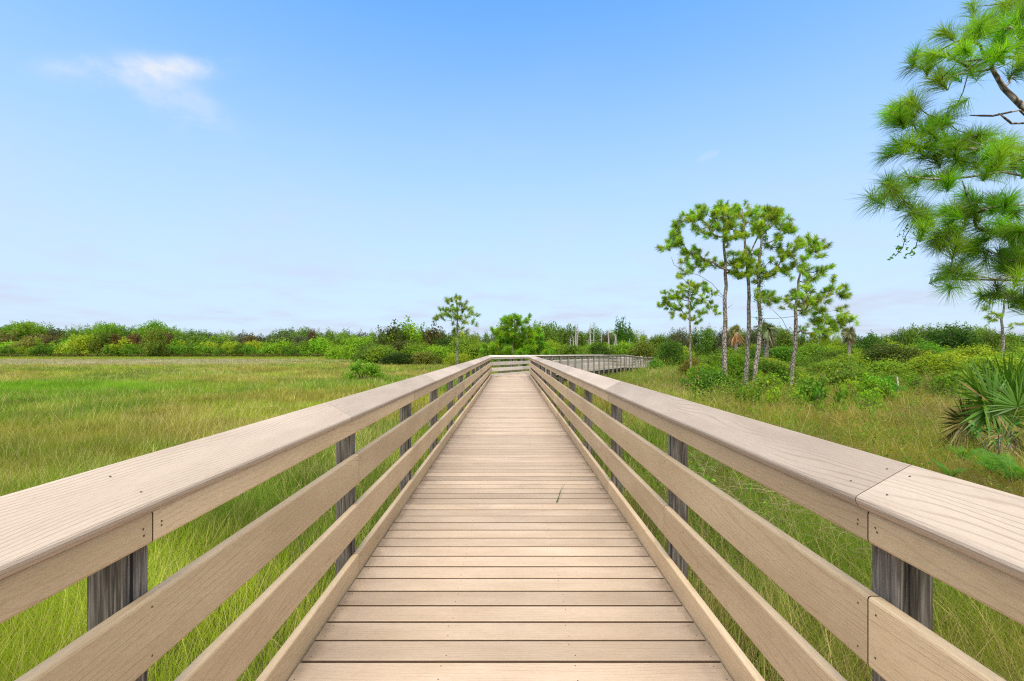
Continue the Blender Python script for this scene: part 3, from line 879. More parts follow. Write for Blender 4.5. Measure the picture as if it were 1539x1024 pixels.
for px, top, Z, R, c, lab in ((200, 505, 127.3, 2.3, RED, 'dark red leaved bush standing out of the far bank'), (254, 504, 127.3, 2.0, RED, 'rusty red bush just beside the isolated olive bush'), (176, 506, 127.3, 2.2, (.20, .10, .04), 'orange brown bush between yellow bushes and the dark red one'), (232, 498, 119, 3.2, (.270, .340, .040), 'tall isolated olive bush in front of the far bank'),
        (122, 507, 126.5, 5.0, YELL, 'widest yellow green bush in the far bank'), (155, 504, 126.8, 3.8, (.19, .25, .02), 'taller yellow green bush beside the widest yellow one'), (468, 500, 131, 1.9, (.22, .12, .07), 'tan dead looking small tree before the far wood')):
    plant('shrub', lab, 'bush', None, wx(px, Z), Z, R, wz(top, Z) - GROUND, c, 2, .10, n=28, stems=5, part=('foliage', 'stem'))

def thicket(name, label, blobs, dens, leaf, nmax):
    V, Q, T, C = leaf_blobs(blobs, dens, leaf, nmax=nmax)
    o = link(name, mesh_np(name, V, Q, T, C), M_LEAF); o.color = (1, 1, 1, 1)
    return tag(o, label, kind='stuff')
rb = np.random.default_rng(77)
bl = []
for i in range(420):      # rusty low growth along the foot of the far bank
    px = rb.uniform(-260, 560); Z = rb.uniform(119, 122); c = np.array((.135, .105, .030)) if rb.random() < .6 else np.array((.13, .17, .025))
    bl.append(((wx(px, Z), Z, GROUND + .3), (1.3, 1.0, .55 + .35 * rb.random()), c * (1 + .2 * rb.normal())))
for i in range(260):      # gap filling growth behind the skyline trees
    px = rb.uniform(-300, 760); Z = rb.uniform(153, 165)
    bl.append(((wx(px, Z), Z, GROUND + rb.uniform(.5, 5.2)), (3.2, 2.0, 1.6), np.array(DARK) * (1 + .2 * rb.normal())))
thicket('undergrowth', 'low rusty and dark growth filling the foot of the far wood', bl, .8, .42, 90)

# thicket left of the bend
GT = 'bushes of the thicket left of the bend'
for px, top, Z, R, c, lab in (
        (560, 516, 64, 2.6, DARK, 'dark low bush at the left end of the thicket'), (588, 492, 78, 4.4, (.115, .150, .022), 'olive domed bush, tallest at the left end of the thicket'), (618, 488, 80, 4.6, BRIG, 'bright green domed bush on the thicket skyline'),
        (648, 494, 80, 3.6, (.15, .13, .035), 'brownish tipped bush on the thicket skyline'), (605, 512, 66, 3.0, (.130, .140, .030), 'olive brown bush in the middle of the thicket'), (630, 516, 62, 2.6, LIMEY, 'lime green bush in the middle of the thicket'),
        (575, 520, 62, 2.6, MIDG, 'mid green bush at the front left of the thicket'), (655, 520, 60, 2.6, BRIG, 'fresh green bush before the slender pine'), (640, 528, 58, 2.2, OLIV, 'low olive bush at the front of the thicket'), (700, 508, 66, 2.8, MIDG, 'mid green bush behind the slender pine'),
        (720, 516, 60, 2.4, LIMEY, 'lime bush right of the slender pine'), (742, 512, 64, 2.6, GREY, 'grey green bush left of the bushy young pine'), (675, 505, 70, 3.0, (.10, .18, .02), 'green bush rising behind the slender pine trunk'), (540, 506, 84, 3.8, BRIG, 'green bush where the thicket meets the meadow'),
        (520, 520, 90, 3.8, BRIG, 'bright low bush trailing off into the meadow'), (600, 530, 58, 2.4, (.06, .11, .014), 'dark low bush at the foot of the thicket'), (690, 531, 55, 1.8, YELL, 'yellowish low bush at the slender pine foot'), (735, 530, 50, 1.7, MIDG, 'low green bush by the rail corner')):
    plant('shrub', lab, 'bush', GT, wx(px, Z), Z, R, wz(top, Z) - GROUND, c, int(px) % 5, .085, n=36, stems=6, part=('foliage', 'stem'))
plant('shrub', 'lone light green bush out in the meadow left of the walk', 'bush', None, wx(546, 30), 30, 1.35, wz(541, 30) - GROUND, (.260, .480, .030), 7, .13, n=18, stems=10, part=('foliage', 'stem'))

# trees behind the bend and right hand skyline
GR = 'trees of the wood beyond the bend'
x = 690
while x < 1900:
    Z = rt.uniform(98, 112)
    top = 497 + 5 * math.sin(x * .021) + rt.uniform(-4, 4) + (5 if 1230 < x < 1330 else 0)
    if 880 < x < 1000: top -= 3
    H = wz(top, Z) - GROUND; R = H * rt.uniform(.40, .55); k = rt.random()
    if k < .55: lab, c = 'dark green tree in the wood beyond the bend', jitc(DARK)
    elif k < .85: lab, c = 'mid green tree in the wood beyond the bend', jitc(MIDG)
    else: lab, c = 'greyish tree in the wood beyond the bend', jitc(GREY)
    plant('broadleaf_tree', lab, 'tree', GR, wx(x, Z), Z, R, H, c, rt.randrange(5), .075)
    x += rt.uniform(15, 24) * (1 if x < 1560 else 1.6)
plant('broadleaf_tree', 'bright green tree among the bare dead trunks', 'tree', None, wx(936, 92), 92, 2.6, wz(484, 92) - GROUND, (.09, .23, .016), 1, .085)
plant('broadleaf_tree', 'broad layered green tree on the skyline near the big pine', 'tree', None, wx(1425, 70), 70, 4.4, wz(495, 70) - GROUND, (.075, .170, .018), 2, .08)
plant('broadleaf_tree', 'fresh green low tree right of the little palm', 'tree', None, wx(1305, 60), 60, 2.8, wz(503, 60) - GROUND, (.095, .215, .016), 3, .09)
# bare dead trunks
GS = 'bare dead trunks before the wood'
for i, (zx, ty, zb, r, lab) in enumerate(((383, 120, 520, .19, 'tallest bare dead trunk with a broken spike top'), (408, 190, 520, .16, 'bare trunk with drooping stubs beside the tallest one'), (350, 290, 520, .13, 'short leaning dead trunk left of the tallest'), (320, 310, 500, .11, 'shortest thin dead trunk at the left end of the row'),
        (580, 125, 520, .21, 'thick white dead trunk in the middle of the row'), (615, 170, 510, .17, 'pale dead trunk close beside the thick white one'), (715, 200, 480, .12, 'thin dead trunk between the two pale pairs'), (815, 190, 490, .20, 'stout white dead trunk left of the bright tree'),
        (888, 260, 520, .18, 'pale dead trunk under the bright green tree'), (910, 260, 520, .12, 'slim dead trunk close to the bright tree stem'), (950, 210, 480, .12, 'dead trunk seen against the bright green tree'), (1070, 320, 500, .12, 'low dead trunk right of the bright green tree'), (1200, 250, 480, .11, 'lone thin dead trunk standing apart at the row end'), (545, 330, 500, .09, 'stub of a thin dead trunk left of the thick white one'))):
    Z = 86 + (i * 37 % 7); px = 820 + zx * .11696; H = wz(470 + ty * .11696, Z) - GROUND
    root = empty('dead_tree', (wx(px, Z), Z, GROUND - .1), lab, 'dead tree', GS)
    rr = random.Random(i)
    ch = [[(Vector((0, 0, 0)), r), (Vector((rr.uniform(-.1, .1), 0, H * .5)), r * .8), (Vector((rr.uniform(-.2, .2), 0, H * .85)), r * .55), (Vector((rr.uniform(-.3, .3), 0, H)), r * .12)]]
    V, Q, T = tube_mesh(ch, 8); link('trunk', mesh_np('snag', V, Q, T, smooth=True), M_SNAG, root)
    ch = []
    for k in range(3):
        h = H * rr.uniform(.5, .95); s = rr.choice((-1, 1)); l = rr.uniform(.3, .8)
        ch.append([(Vector((0, 0, h)), .045), (Vector((s * l * .6, rr.uniform(-.4, .4), h + l * .25)), .03), (Vector((s * l, rr.uniform(-.6, .6), h + l * rr.uniform(-.3, .6))), .02)])
    V, Q, T = tube_mesh(ch, 5); link('branch_stubs', mesh_np('snag_stubs', V, Q, T, smooth=True), M_SNAG, root)

# ---------------------------------------------------------------- scrub right of the walk
GSR = 'bushes in the scrub right of the walk'
named = [  # px, top y, Z, R, colour, label, leaf
    (1008, 512, 52, 1.75, (.045, .100, .014), 'dense dark round bush hiding the far end of the walk', .07),
    (1072, 556, 21.2, 1.32, (.050, .130, .015), 'dark glossy leafy bush at the foot of the nearest tall pine', .10),
    (1060, 548, 25, 1.2, (.150, .260, .022), 'yellow green bush behind the dark glossy bush', .10),
    (1105, 536, 27, 1.3, (.115, .215, .020), 'light green bush between the pine trunks', .09),
    (1345, 519, 40, 3.0, (.060, .090, .022), 'broad dark dome shaped bush in the middle of the scrub', .07),
    (1300, 556, 22.5, 1.75, (.085, .150, .020), 'wide leafy bush in front of the broad dark dome', .085),
    (1328, 566, 20, .75, (.050, .210, .020), 'small vivid green bush beside the pale stake', .13),
    (1215, 578, 19, .7, (.130, .270, .020), 'small lime green bush at the spreading pine foot', .14),
    (1205, 590, 17, .6, (.150, .270, .022), 'low lime green sprouts before the spreading pine', .15),
    (1160, 546, 25.5, 1.5, (.090, .170, .018), 'mid green bush between bowed and spreading pines', .09),
    (1250, 543, 34, 2.2, (.105, .185, .020), 'pale green bush right of the spreading pine', .08),
    (1275, 533, 42, 2.4, (.140, .220, .022), 'light yellowish bush behind the scrub, below the little palm', .08),
    (1400, 545, 30, 1.8, (.100, .160, .022), 'mid green bush left of the fan palm', .08),
    (1395, 518, 52, 2.8, (.080, .200, .018), 'fresh green bush right of the broad dark dome', .08),
    (1460, 522, 36, 2.0, (.170, .240, .022), 'yellow green bush beneath the thin flat topped pine', .08),
    (1500, 532, 26, 1.7, (.160, .250, .022), 'bright bush behind the upright palm fan', .085),
    (1535, 527, 30, 2.0, (.120, .210, .020), 'light green bush at the frame edge behind the palm', .08),
    (1440, 560, 20, 1.0, (.150, .190, .030), 'small pale bush between the wide bush and the fan palm', .11),
    (900, 517, 66, 2.6, (.050, .095, .016), 'dark round bush above the middle of the far railing', .08),
    (862, 520, 62, 2.6, (.085, .150, .020), 'mid green bush above the near end of the far railing', .08),
    (940, 514, 70, 3.0, (.130, .230, .020), 'lime bush under the bare dead trunks', .08),
    (965, 513, 66, 2.6, (.095, .130, .025), 'olive bush left of the dense round bush', .08),
    (830, 514, 70, 2.8, (.140, .220, .020), 'yellow green bush beside the bushy young pine', .08),
    (985, 540, 44, .9, (.070, .190, .018), 'small green bush against the end of the far railing', .12),
    (1040, 540, 33, 1.0, (.140, .130, .030), 'brownish vine covered bush at the slim pine foot', .10),
    (1180, 520, 48, 2.6, (.070, .160, .016), 'green bush behind the spreading pine trunk', .08),
    (1130, 522, 50, 2.4, (.045, .110, .016), 'dark bush behind the three close trunks', .08),
    (1225, 518, 52, 2.6, (.100, .190, .020), 'green bush under the spreading crown', .08),
]
for i, (px, top, Z, R, c, lab, lf) in enumerate(named):
    plant('shrub', lab, 'bush', GSR, wx(px, Z), Z, R, wz(top, Z) - GROUND, c, i % 5 + 10, lf, n=34, stems=8, part=('foliage', 'stem'))
x = 0
for i in range(120):
    Z = rt.uniform(26, 88); px = rt.uniform(820, 1750)
    if (Z < 34 and px < 1130) or (Z < 62 and px < 1075): continue
    X = wx(px, Z)
    if float(dist_to_walk(np.array([X]), np.array([Z]))[0]) < 3.2: continue
    H = rt.uniform(.9, 1.9) * (1 + (Z - 26) / 80); R = H * rt.uniform(.75, 1.25); k = rt.random()
    if k < .3: lab, c = 'light green filler bush in the right hand scrub', jitc((.140, .225, .018))
    elif k < .55: lab, c = 'yellow green filler bush in the right hand scrub', jitc((.185, .245, .020), .2)
    elif k < .8: lab, c = 'mid green filler bush in the right hand scrub', jitc((.095, .165, .018))
    else: lab, c = 'dark green filler bush in the right hand scrub', jitc((.055, .100, .016))
    plant('shrub', lab.replace('filler ', ''), 'bush', 'unremarkable bushes of the right hand scrub', X, Z, R, H, c, i % 5 + 10, .085, n=34, stems=8, part=('foliage', 'stem'))
for i in range(22):       # young bushes standing out in the grass
    Z = rt.uniform(14.5, 26); px = rt.uniform(1120, 1640); X = wx(px, Z)
    R_ = rt.uniform(.35, .85); H = R_ * rt.uniform(.9, 1.3) + .35
    c = ((.125, .240, .018), (.170, .265, .022), (.085, .170, .016))[i % 3]
    lab = ('fresh green young bush in the grass before the scrub', 'pale lime young bush in the grass before the scrub', 'deep green young bush in the grass before the scrub')[i % 3]
    plant('shrub', lab, 'bush', 'young bushes in the grass before the scrub', X, Z, R_, H, jitc(c), i % 5 + 20, .13, n=14, stems=8, part=('foliage', 'stem'))
bl = []
for i in range(1500):     # knee high weeds and saplings between the bushes
    Z = 16 + 62 * rb.random() ** 1.4; px = rb.uniform(930, 1720); X = wx(px, Z)
    if px < 1040 and Z < 36: continue
    if dist_to_walk(np.array([X]), np.array([Z]))[0] < 2.6: continue
    r = rb.uniform(.18, .42) * (1 + Z / 60)
    c = (np.array((.19, .33, .022)), np.array((.27, .34, .035)), np.array((.10, .20, .018)), np.array((.26, .19, .07)))[rb.choice(4, p=(.4, .3, .2, .1))] * (1 + .2 * rb.normal())
    bl.append(((X, Z, GROUND + r * rb.uniform(.8, 2.2)), (r, r, r * 1.3), np.clip(c, .01, 1)))
V, Q, T, C = merge([leaf_blobs(bl[:800], .42, .065, nmax=110, shell=.9), leaf_blobs(bl[800:], .42, .085, nmax=90, shell=.9)])
o = link('weeds', mesh_np('weeds', V, Q, T, C), M_LEAF); o.color = (1, 1, 1, 1); tag(o, 'knee high leafy weeds between the bushes of the scrub', kind='stuff')
bl = []
for i in range(240):       # broad leaved seedlings in the grass near the walk
    Z = rb.uniform(5, 20); X = rb.uniform(2.0, 1.1 * Z)
    r = rb.uniform(.10, .24) * (1 + .5 * (Z > 9) * rb.random())
    c = np.array((.16, .34, .02)) if rb.random() < .6 else np.array((.25, .34, .04))
    bl.append(((X, Z, GROUND + .12 + r * rb.uniform(1, 2.0)), (r, r, r), c))
V, Q, T, C = leaf_blobs(bl, .40, .048, nmax=90, shell=.95)
o = link('weeds', mesh_np('seedlings', V, Q, T, C), M_LEAF); o.color = (1, 1, 1, 1); tag(o, 'broad leaved seedlings scattered through the rough grass', kind='stuff')

# vine on the bowed pine's trunk
bl = []
for t in np.linspace(0, 1, 46):
    Z = 22.0; zx = 905 + 12 * math.sin(t * 9) + rb.normal() * 9; zy = 340 + t * 320
    px, py = 840 + zx * .3321, 280 + zy * .3321; r = .10 + .12 * rb.random()
    bl.append(((wx(px, Z), Z + rb.normal() * .1, wz(py, Z)), (r, r, r * 1.2), np.array((.055, .170, .018)) * (1 + .2 * rb.normal())))
V, Q, T, C = leaf_blobs(bl, .5, .075, nmax=80, shell=.8)
o = link('vine', mesh_np('vine', V, Q, T, C), M_LEAF); o.color = (1, 1, 1, 1); tag(o, 'leafy green vine climbing the bowed trunk of the cluster', 'vine')
# leafy twig among the near pine boughs
bl = []
for zx, zy in ((260, 700), (275, 740), (262, 780), (250, 830), (270, 850), (300, 790), (310, 830), (290, 760), (330, 800), (240, 855)):
    Z = 4.9; px, py = 1239 + zx * .4491, zy * .4491
    bl.append(((wx(px, Z), Z + rb.normal() * .06, wz(py, Z)), (.075, .06, .075), np.array((.200, .380, .040)) * (1 + .2 * rb.normal())))
V, Q, T, C = leaf_blobs(bl, .5, .040, nmax=60, shell=.9)
root = empty('hanging_vine', (wx(1360, 4.9), 4.9, wz(330, 4.9)), 'small leaved vine hanging from a lower bough of the large pine', 'vine')
o = link('leaves', mesh_np('vine_leaves', V - np.array(root.location), Q, T, C), M_LEAF, root); o.color = (1, 1, 1, 1)
pts = [Vector((wx(1239 + a * .4491, 4.9), 4.9, wz(b * .4491, 4.9))) - root.location for a, b in ((335, 700), (300, 745), (272, 790), (262, 830), (240, 855))]
pts2 = [Vector((wx(1239 + a * .4491, 4.9), 4.9, wz(b * .4491, 4.9))) - root.location for a, b in ((340, 730), (318, 780), (305, 830))]
V, Q, T = tube_mesh([[(p, .004) for p in pts], [(p, .004) for p in pts2]], 5); link('stem', mesh_np('vine_stem', V, Q, T), M_OAKBARK, root)

# ---------------------------------------------------------------- palms and ferns
def fan(center, axis, R, nseg, spread, colr, droop, rg, stalk_from=None, ww=.038):
    """a palm fan: stiff pleated segments radiating from the hastula, in the plane of axis and a side vector"""
    a = Vector(axis).normalized(); n = Vector((rg.normal() * .35, -1.0, .35 + rg.normal() * .2))
    n = (n - a * n.dot(a)).normalized(); s = a.cross(n)
    th = np.linspace(-spread, spread, nseg) + rg.normal(size=nseg) * .025
    A, S, N = np.array(a), np.array(s), np.array(n)
    D = np.cos(th)[:, None] * A + np.sin(th)[:, None] * S + N * (.12 * np.cos(th * 1.5))[:, None]
    L = R * (.80 + .2 * np.cos(th)) * (.88 + .18 * rg.random(nseg))
    W = np.full(nseg, ww * R / .7)
    B = np.stack([np.zeros(nseg), np.zeros(nseg), -L * droop * (.4 + .9 * rg.random(nseg))], 1)
    C = np.array(colr) * (.75 + .5 * rg.random((nseg, 1)))
    brown = rg.random(nseg) < .045; C[brown] = np.array((.30, .22, .08))
    flat = np.tile(N, (nseg, 1)) + rg.normal(size=(nseg, 3)) * .5
    return blades(np.tile(np.array(center), (nseg, 1)), D, L, W, B, C, .62, flat)
def palmetto(label, px, py, Z, fans, seed, trunk=None, R=.7, skirt=None, ww=.038, name='fan_palm', group=None):
    rg = np.random.default_rng(seed)
    base = Vector((wx(px, Z), Z, GROUND - .05)); root = empty(name, base, label, 'palm', group)
    top = Vector((0, 0, wz(py, Z) - base.z))
    parts, stalks = [], []
    for fx, fy, ang, rr, c, dr in fans:
        ctr = Vector((wx(fx, Z) - base.x, rg.normal() * .22 * R, wz(fy, Z) - base.z))
        ax = (math.cos(math.radians(ang)), rg.normal() * .22, math.sin(math.radians(ang)))
        parts.append(fan(ctr, ax, rr, 32, 1.75 if rr > .3 else 1.6, c, dr, rg, ww=ww))
        stalks.append([(top, .014 * R / .7), (top.lerp(ctr, .5) + Vector((0, 0, .04)), .010 * R / .7), (ctr, .008 * R / .7)])
    V, Q, T, C = merge(parts); o = link('fronds', mesh_np('fronds', V, Q, T, C), M_FROND, root); o.color = (1, 1, 1, 1)
    V, Q, T = tube_mesh(stalks, 5); link('leaf_stalks', mesh_np('leaf_stalks', V, Q, T), M_STALK, root)
    if trunk:
        V, Q, T = tube_mesh([[(Vector((0, 0, 0)), trunk * 1.15), (top * .5, trunk), (top, trunk * 1.1)]], 10); link('trunk', mesh_np('palm_trunk', V, Q, T, smooth=True), M_BARK, root)
    if skirt is not None:
        n = 160; az = rg.random(n) * 6.283
        P = np.tile(np.array(top), (n, 1)) + np.stack([np.cos(az) * .08, np.sin(az) * .08, rg.uniform(-.5, .05, n) * skirt[1]], 1)
        D = np.stack([np.cos(az), np.sin(az), -.5 - .9 * rg.random(n)], 1); L = skirt[1] * (.5 + .6 * rg.random(n))
        B = np.stack([np.zeros(n), np.zeros(n), -L * .5], 1); C = np.array(skirt[0]) * (.6 + .7 * rg.random((n, 1)))
        V, Q, T, C = blades(P, D, L, np.full(n, skirt[2]), B, C, .5); o = link('dead_skirt', mesh_np('dead_skirt', V, Q, T, C), M_FROND, root); o.color = (1, 1, 1, 1)
    return root
M_STALK = plain_material('palm_stalk', (.13, .17, .035, 1), .5, .3)
DG, DG2, DEAD = (.080, .190, .014), (.160, .300, .020), (.34, .27, .09)
zf = lambda x, y: (1400 + x * .2344, 520 + y * .2344)
def zfan(x, y, ang, r, c, d): a, b = zf(x, y); return (a, b, ang, r, c, d)
palmetto('dark saw palmetto with stiff fans and a dead brown skirt beside the rail', 1507, 668, 8.4,
    [zfan(365, 375, 132, 1.06, DG, .04), zfan(370, 372, 150, 1.0, DG2, .10), zfan(590, 330, 112, 1.0, DG, .03), zfan(640, 380, 70, 1.1, DG, .05), zfan(330, 520, 168, .80, (.09, .085, .03), .16), zfan(300, 500, 200, .62, DEAD, .30),
     zfan(365, 385, 262, .50, (.10, .20, .02), .25), zfan(420, 470, 120, .66, DG2, .2), zfan(520, 470, 75, .75, DG2, .12), zfan(600, 480, 40, .7, DG, .25), zfan(480, 380, 100, .7, DG, .08), zfan(420, 560, 215, .55, DEAD, .5), zfan(560, 580, 300, .6, (.12, .10, .04), .5), zfan(720, 430, 60, 1.0, DG, .08)],
    31, trunk=.11, R=.9, skirt=((.40, .30, .16), .75, .022), ww=.027)
bl = []
for zx, zy, r in ((330, 540, .16), (390, 530, .16), (360, 580, .16), (420, 600, .16), (470, 560, .18), (540, 530, .18), (500, 630, .15), (560, 500, .16), (440, 640, .14), (300, 560, .10)):
    a, b = zf(zx, zy); bl.append(((wx(a, 7.9), 7.9 + rb.normal() * .1, wz(b, 7.9)), (r, r, r * .7), np.array((.060, .240, .022))))
V, Q, T, C = leaf_blobs(bl, .30, .085, nmax=30, shell=.95, up=1.2)
root = empty('broadleaf_plant', (wx(1500, 7.9), 7.9, GROUND - .05), 'glossy broad leaved plant growing in front of the saw palmetto', 'plant')
o = link('leaves', mesh_np('broad_leaves', V - np.array(root.location), Q, T, C), M_FROND, root); o.color = (1, 1, 1, 1)
st = [[(Vector((0, 0, 0)), .012), (Vector(b[0]) * .5 - Vector(root.location) * .5, .009), (Vector(b[0]) - Vector(root.location), .005)] for b in bl]
V, Q, T = tube_mesh(st, 5); link('stem', mesh_np('plant_stems', V, Q, T), M_OAKBARK, root)
def frond_ring(n, L, rg, colr):
    parts = []
    for k in range(n):
        az = k * 6.283 / n + rg.normal() * .3; tilt = rg.uniform(.9, 1.35); l = L * rg.uniform(.75, 1.1); m_ = 22
        t = np.linspace(.12, 1, m_)
        R_ = l * t * math.cos(tilt) + .25 * l * t**2; Z_ = l * t * math.sin(tilt) - .35 * l * t**2
        c_, s_ = math.cos(az), math.sin(az)
        P = np.stack([R_ * c_, R_ * s_, Z_], 1)
        pl = l * .21 * np.sin(np.clip(t * 2.9, 0, 2.95)) ** .8 + .01
        dR, dZ = math.cos(tilt) + .5 * t, math.sin(tilt) - .7 * t
        NN = unit(np.stack([-c_ * dZ, -s_ * dZ, dR], 1))
        for sg in (-1, 1):
            D = np.stack([-s_ * sg + .35 * c_ + 0 * t, c_ * sg + .35 * s_ + 0 * t, .12 + 0 * t], 1)
            C = np.array(colr) * (.8 + .4 * rg.random((m_, 1)))
            parts.append(blades(P, D, pl, np.full(m_, l * .019), np.stack([0*t, 0*t, -pl * .15], 1), C, .45, NN))
        parts.append(blades(np.zeros((1, 3)), np.array([[c_ * math.cos(tilt), s_ * math.cos(tilt), math.sin(tilt)]]), np.array([l]), np.array([.008]), np.array([[c_ * .25 * l, s_ * .25 * l, -.35 * l]]), np.array([[.12, .15, .03]])))
    return merge(parts)
for i, (px, Z, L, lab) in enumerate(((1520, 6.4, .62, 'largest bright green fern below the saw palmetto'), (1490, 6.9, .50, 'bright green fern left of the largest fern'), (1448, 7.6, .42, 'small fern in the grass before the palmetto skirt'), (1552, 6.2, .6, 'fern cut by the frame edge beside the largest fern'), (1428, 6.6, .38, 'small fern close behind the cap rail'))):
    V, Q, T, C = frond_ring(9, L, np.random.default_rng(60 + i), (.120, .320, .022))
    V[:, 2] += .25
    o = link('fern', mesh_np('fern', V, Q, T, C), M_LEAF); o.color = (1, 1, 1, 1); o.location = (wx(px, Z), Z, GROUND); tag(o, lab, 'fern', 'ferns below the saw palmetto')
def crownfans(px, py, r, n, c, rg, Rm):
    return [(px + r * .25 * math.cos(a), py - r * .25 * math.sin(a), math.degrees(a), Rm * rg.uniform(.8, 1.1), c, .3) for a in [rg.uniform(-.7, 3.84) for _ in range(n)]]
rg = random.Random(5)
Z = 46
palmetto('cabbage palm with a skirt of orange brown dead fronds behind the pines', 1106, 500, Z, crownfans(1106, 497, 9, 12, (.16, .17, .03), rg, .7), 41, trunk=.2, R=.8, skirt=((.36, .20, .075), 1.0, .07), ww=.05, name='cabbage_palm')
palmetto('green cabbage palm with drooping fronds behind the bowed pine', 1152, 496, Z, crownfans(1152, 496, 10, 16, (.085, .130, .03), rg, 1.1), 42, trunk=.2, R=.9, skirt=((.20, .18, .07), 1.2, .06), ww=.05, name='cabbage_palm')
palmetto('little cabbage palm with a brownish crown right of the spreading pine', 1276, 504, 50, crownfans(1276, 501, 9, 16, (.11, .125, .03), rg, .85), 43, trunk=.16, R=.8, skirt=((.20, .14, .06), .8, .05), ww=.05, name='cabbage_palm')

# pale stake in the scrub
V, Q, T = tube_mesh([[(Vector((0, 0, 0)), .035), (Vector((.02, 0, .6)), .03), (Vector((-.01, 0, 1.05)), .026)]], 8)
o = link('stake', mesh_np('stake', V, Q, T), M_SNAG); o.location = (wx(1349, 19.5), 19.5, GROUND - .1); tag(o, 'pale weathered stake standing beside the small vivid green bush', 'stake')
# dead thatch lying by the walk
n = 11000
X = 1.25 + 6.5 * RNG.random(n) ** 1.5; Y = .7 + 12.0 * RNG.random(n) ** 1.2
k = (f_dry(X * 3, Y * 3) > .42); X, Y = X[k], Y[k]; n = len(X)
az = RNG.random(n) * 6.283
D = np.stack([np.cos(az), np.sin(az), .05 + .35 * RNG.random(n)], 1); lo = X < 1.9; D[lo, 0] = np.abs(D[lo, 0])
L = .18 + .35 * RNG.random(n)
V, Q, T, C = blades(np.stack([X, Y, GROUND + .12 + .22 * RNG.random(n)], 1), D, L, .0045 + .003 * RNG.random(n), np.stack([0*L, 0*L, -L * .2], 1), np.array((.42, .33, .20)) * (.55 + .7 * RNG.random((n, 1))))
tag(link('straw', mesh_np('straw', V, Q, T, C), M_GRASS), 'dead pale straw lying tangled in the rough grass', kind='stuff')
# the loose grass stem on the deck
A = Vector((wx(836, 4.08), 4.08, .004))
P = np.array([[A.x, A.y, .003], [A.x + .012, A.y + .01, .003]]); D = np.array([[.10, .40, .055], [.07, .33, .10]])
V, Q, T, C = blades(P - np.array(A), D, np.array([.46, .30]), np.array([.006, .005]), np.array([[.04, .02, .0], [.03, .05, .0]]), np.array([[.06, .14, .03], [.05, .11, .03]]))
o = link('grass_stem', mesh_np('grass_stem', V, Q, T, C), M_GRASS); o.location = A; tag(o, 'loose green grass stem lying on the deck planks', 'grass stem')

# ---------------------------------------------------------------- sky, sun, camera
SUN_EL, SUN_AZ = math.radians(60), math.radians(183)      # azimuth clockwise from straight ahead: behind, a little left
w = bpy.data.worlds.new('World'); scene.world = w; w.use_nodes = True
t = w.node_tree; t.nodes.clear()
class WT(NT):
    def __init__(s, tree): s.t = tree; s.out = tree.nodes.new('ShaderNodeOutputWorld')
m = WT(t)
sky = m.n('TexSky', sky_type='NISHITA'); sky.sun_disc = False; sky.sun_elevation = SUN_EL; sky.sun_rotation = SUN_AZ
sky.air_density = 1.0; sky.dust_density = .6; sky.ozone_density = 2.0; sky.altitude = 0
d = m.n('TexCoord').outputs['Generated']
sp = m.n('SeparateXYZ'); m.set(sp.inputs[0], d); dx, dy, dz = sp.outputs
hor = m.math('SQRT', m.math('ADD', m.math('MULTIPLY', dx, dx), m.math('MULTIPLY', dy, dy)))
elev = m.math('ARCTAN2', dz, hor); azim = m.math('ARCTAN2', dx, dy)
skyc = m.mix(1.0, sky.outputs[0], (.48, .91, 1.13, 1), 'MULTIPLY')
# thin veil of high cloud, thicker low down
sc = m.math('DIVIDE', 1.0, m.math('ADD', m.math('MAXIMUM', dz, 0.0), .12))
cp = m.comb(m.math('MULTIPLY', dx, sc), m.math('MULTIPLY', dy, sc), 0.0)
veil = m.smooth(m.noise(cp, 1.1, 6, .6), .40, .78)
low = m.math('SUBTRACT', 1.0, m.smooth(elev, .0, .78))
vf = m.math('MULTIPLY', m.math('MULTIPLY_ADD', veil, .18, .88), m.math('POWER', low, 1.0), clamp=True)
def wisp(az0, el0, wa, we, tilt, seed, thr0, thr1, amount):
    da = m.math('SUBTRACT', azim, az0); de = m.math('SUBTRACT', elev, el0)
    de = m.math('SUBTRACT', de, m.math('MULTIPLY', da, tilt))
    e = m.math('ADD', m.math('POWER', m.math('DIVIDE', da, wa), 2.0), m.math('POWER', m.math('DIVIDE', de, we), 2.0))
    g = m.math('EXPONENT', m.math('MULTIPLY', e, -1.0))
    nz = m.noise(m.comb(m.math('MULTIPLY', azim, 13.0), m.math('MULTIPLY', elev, 22.0), seed), 1.0, 6, .62)
    return m.math('MULTIPLY', m.smooth(m.math('MULTIPLY', g, m.math('MULTIPLY_ADD', nz, 2.6, -.50)), thr0, thr1), amount)
def ang(px, py):
    return math.atan2(px - CX, F), math.atan2(HY - py, math.hypot(px - CX, F))
a1, e1 = ang(215, 106); a2, e2 = ang(262, 150); a3, e3 = ang(1062, 237); a4, e4 = ang(255, 103)
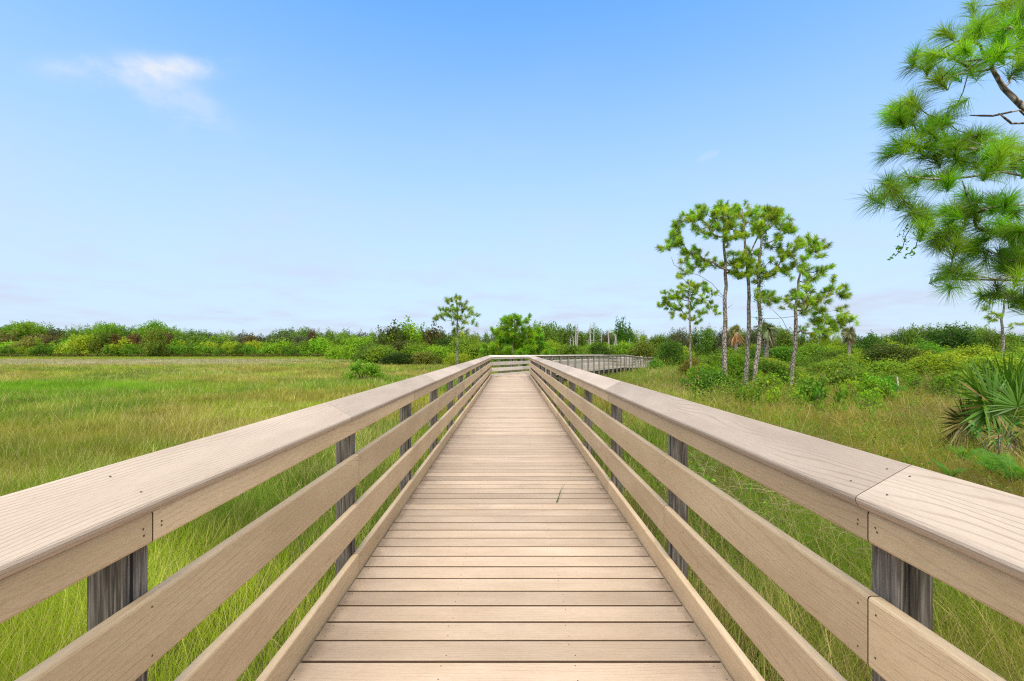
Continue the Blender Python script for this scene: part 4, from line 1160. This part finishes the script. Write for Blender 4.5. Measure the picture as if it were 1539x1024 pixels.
wf = m.math('ADD', wisp(a1, e1, .125, .024, .31, 2.0, .06, .95, .58), wisp(a2, e2, .095, .045, -.25, 5.0, .05, 1.1, .42))
wf = m.math('ADD', wf, wisp(a3, e3, .028, .012, .3, 9.0, .3, 1.1, .35))
wf = m.math('ADD', wf, wisp(a4, e4, .065, .017, .31, 4.0, .08, 1.0, .42), clamp=True)
CL = (2.5, 2.68, 2.95, 1)
c = m.mix(vf, skyc, (2.02, 2.24, 2.74, 1))
c = m.mix(wf, c, CL)
# unseen bright cloud added overhead and behind, softening the light around the hazy sun
over = m.math('MAXIMUM', m.smooth(elev, .80, 1.15), m.smooth(dy, .12, -.35))
over = m.math('MULTIPLY', over, m.math('MULTIPLY_ADD', m.smooth(m.noise(cp, .8, 5, .55), .3, .65), .5, .5))
c = m.mix(over, c, (3.5, 3.35, 3.1, 1))
bg = m.n('Background'); m.set(bg.inputs[0], c); bg.inputs[1].default_value = .15
t.links.new(bg.outputs[0], m.out.inputs[0])

sl = bpy.data.lights.new('sun', 'SUN'); sl.energy = 2.3; sl.angle = math.radians(52); sl.color = (1, .935, .83)
so = bpy.data.objects.new('sun', sl); col.objects.link(so)
sd = Vector((math.sin(SUN_AZ) * math.cos(SUN_EL), math.cos(SUN_AZ) * math.cos(SUN_EL), math.sin(SUN_EL)))
so.rotation_euler = sd.to_track_quat('Z', 'Y').to_euler(); so.location = sd * 50

cam = bpy.data.cameras.new('camera'); co = bpy.data.objects.new('camera', cam); col.objects.link(co)
co.location = (0, 0, EYE); co.rotation_euler = (math.radians(90), 0, 0)
cam.sensor_width = 36; cam.lens = 16; cam.shift_x = (769.5 - CX) / 1539; cam.shift_y = (HY - 512) / 1539
cam.clip_start = .05; cam.clip_end = 6000
scene.camera = co
vs = scene.view_settings
vs.view_transform = 'Standard'; vs.look = 'None'; vs.exposure = 1.1; vs.gamma = 1; vs.use_curve_mapping = False
scene.cycles.max_bounces = 8; scene.cycles.transmission_bounces = 4; scene.cycles.use_denoising = False; scene.cycles.filter_width = 1.2; scene.cycles.sample_clamp_indirect = 4
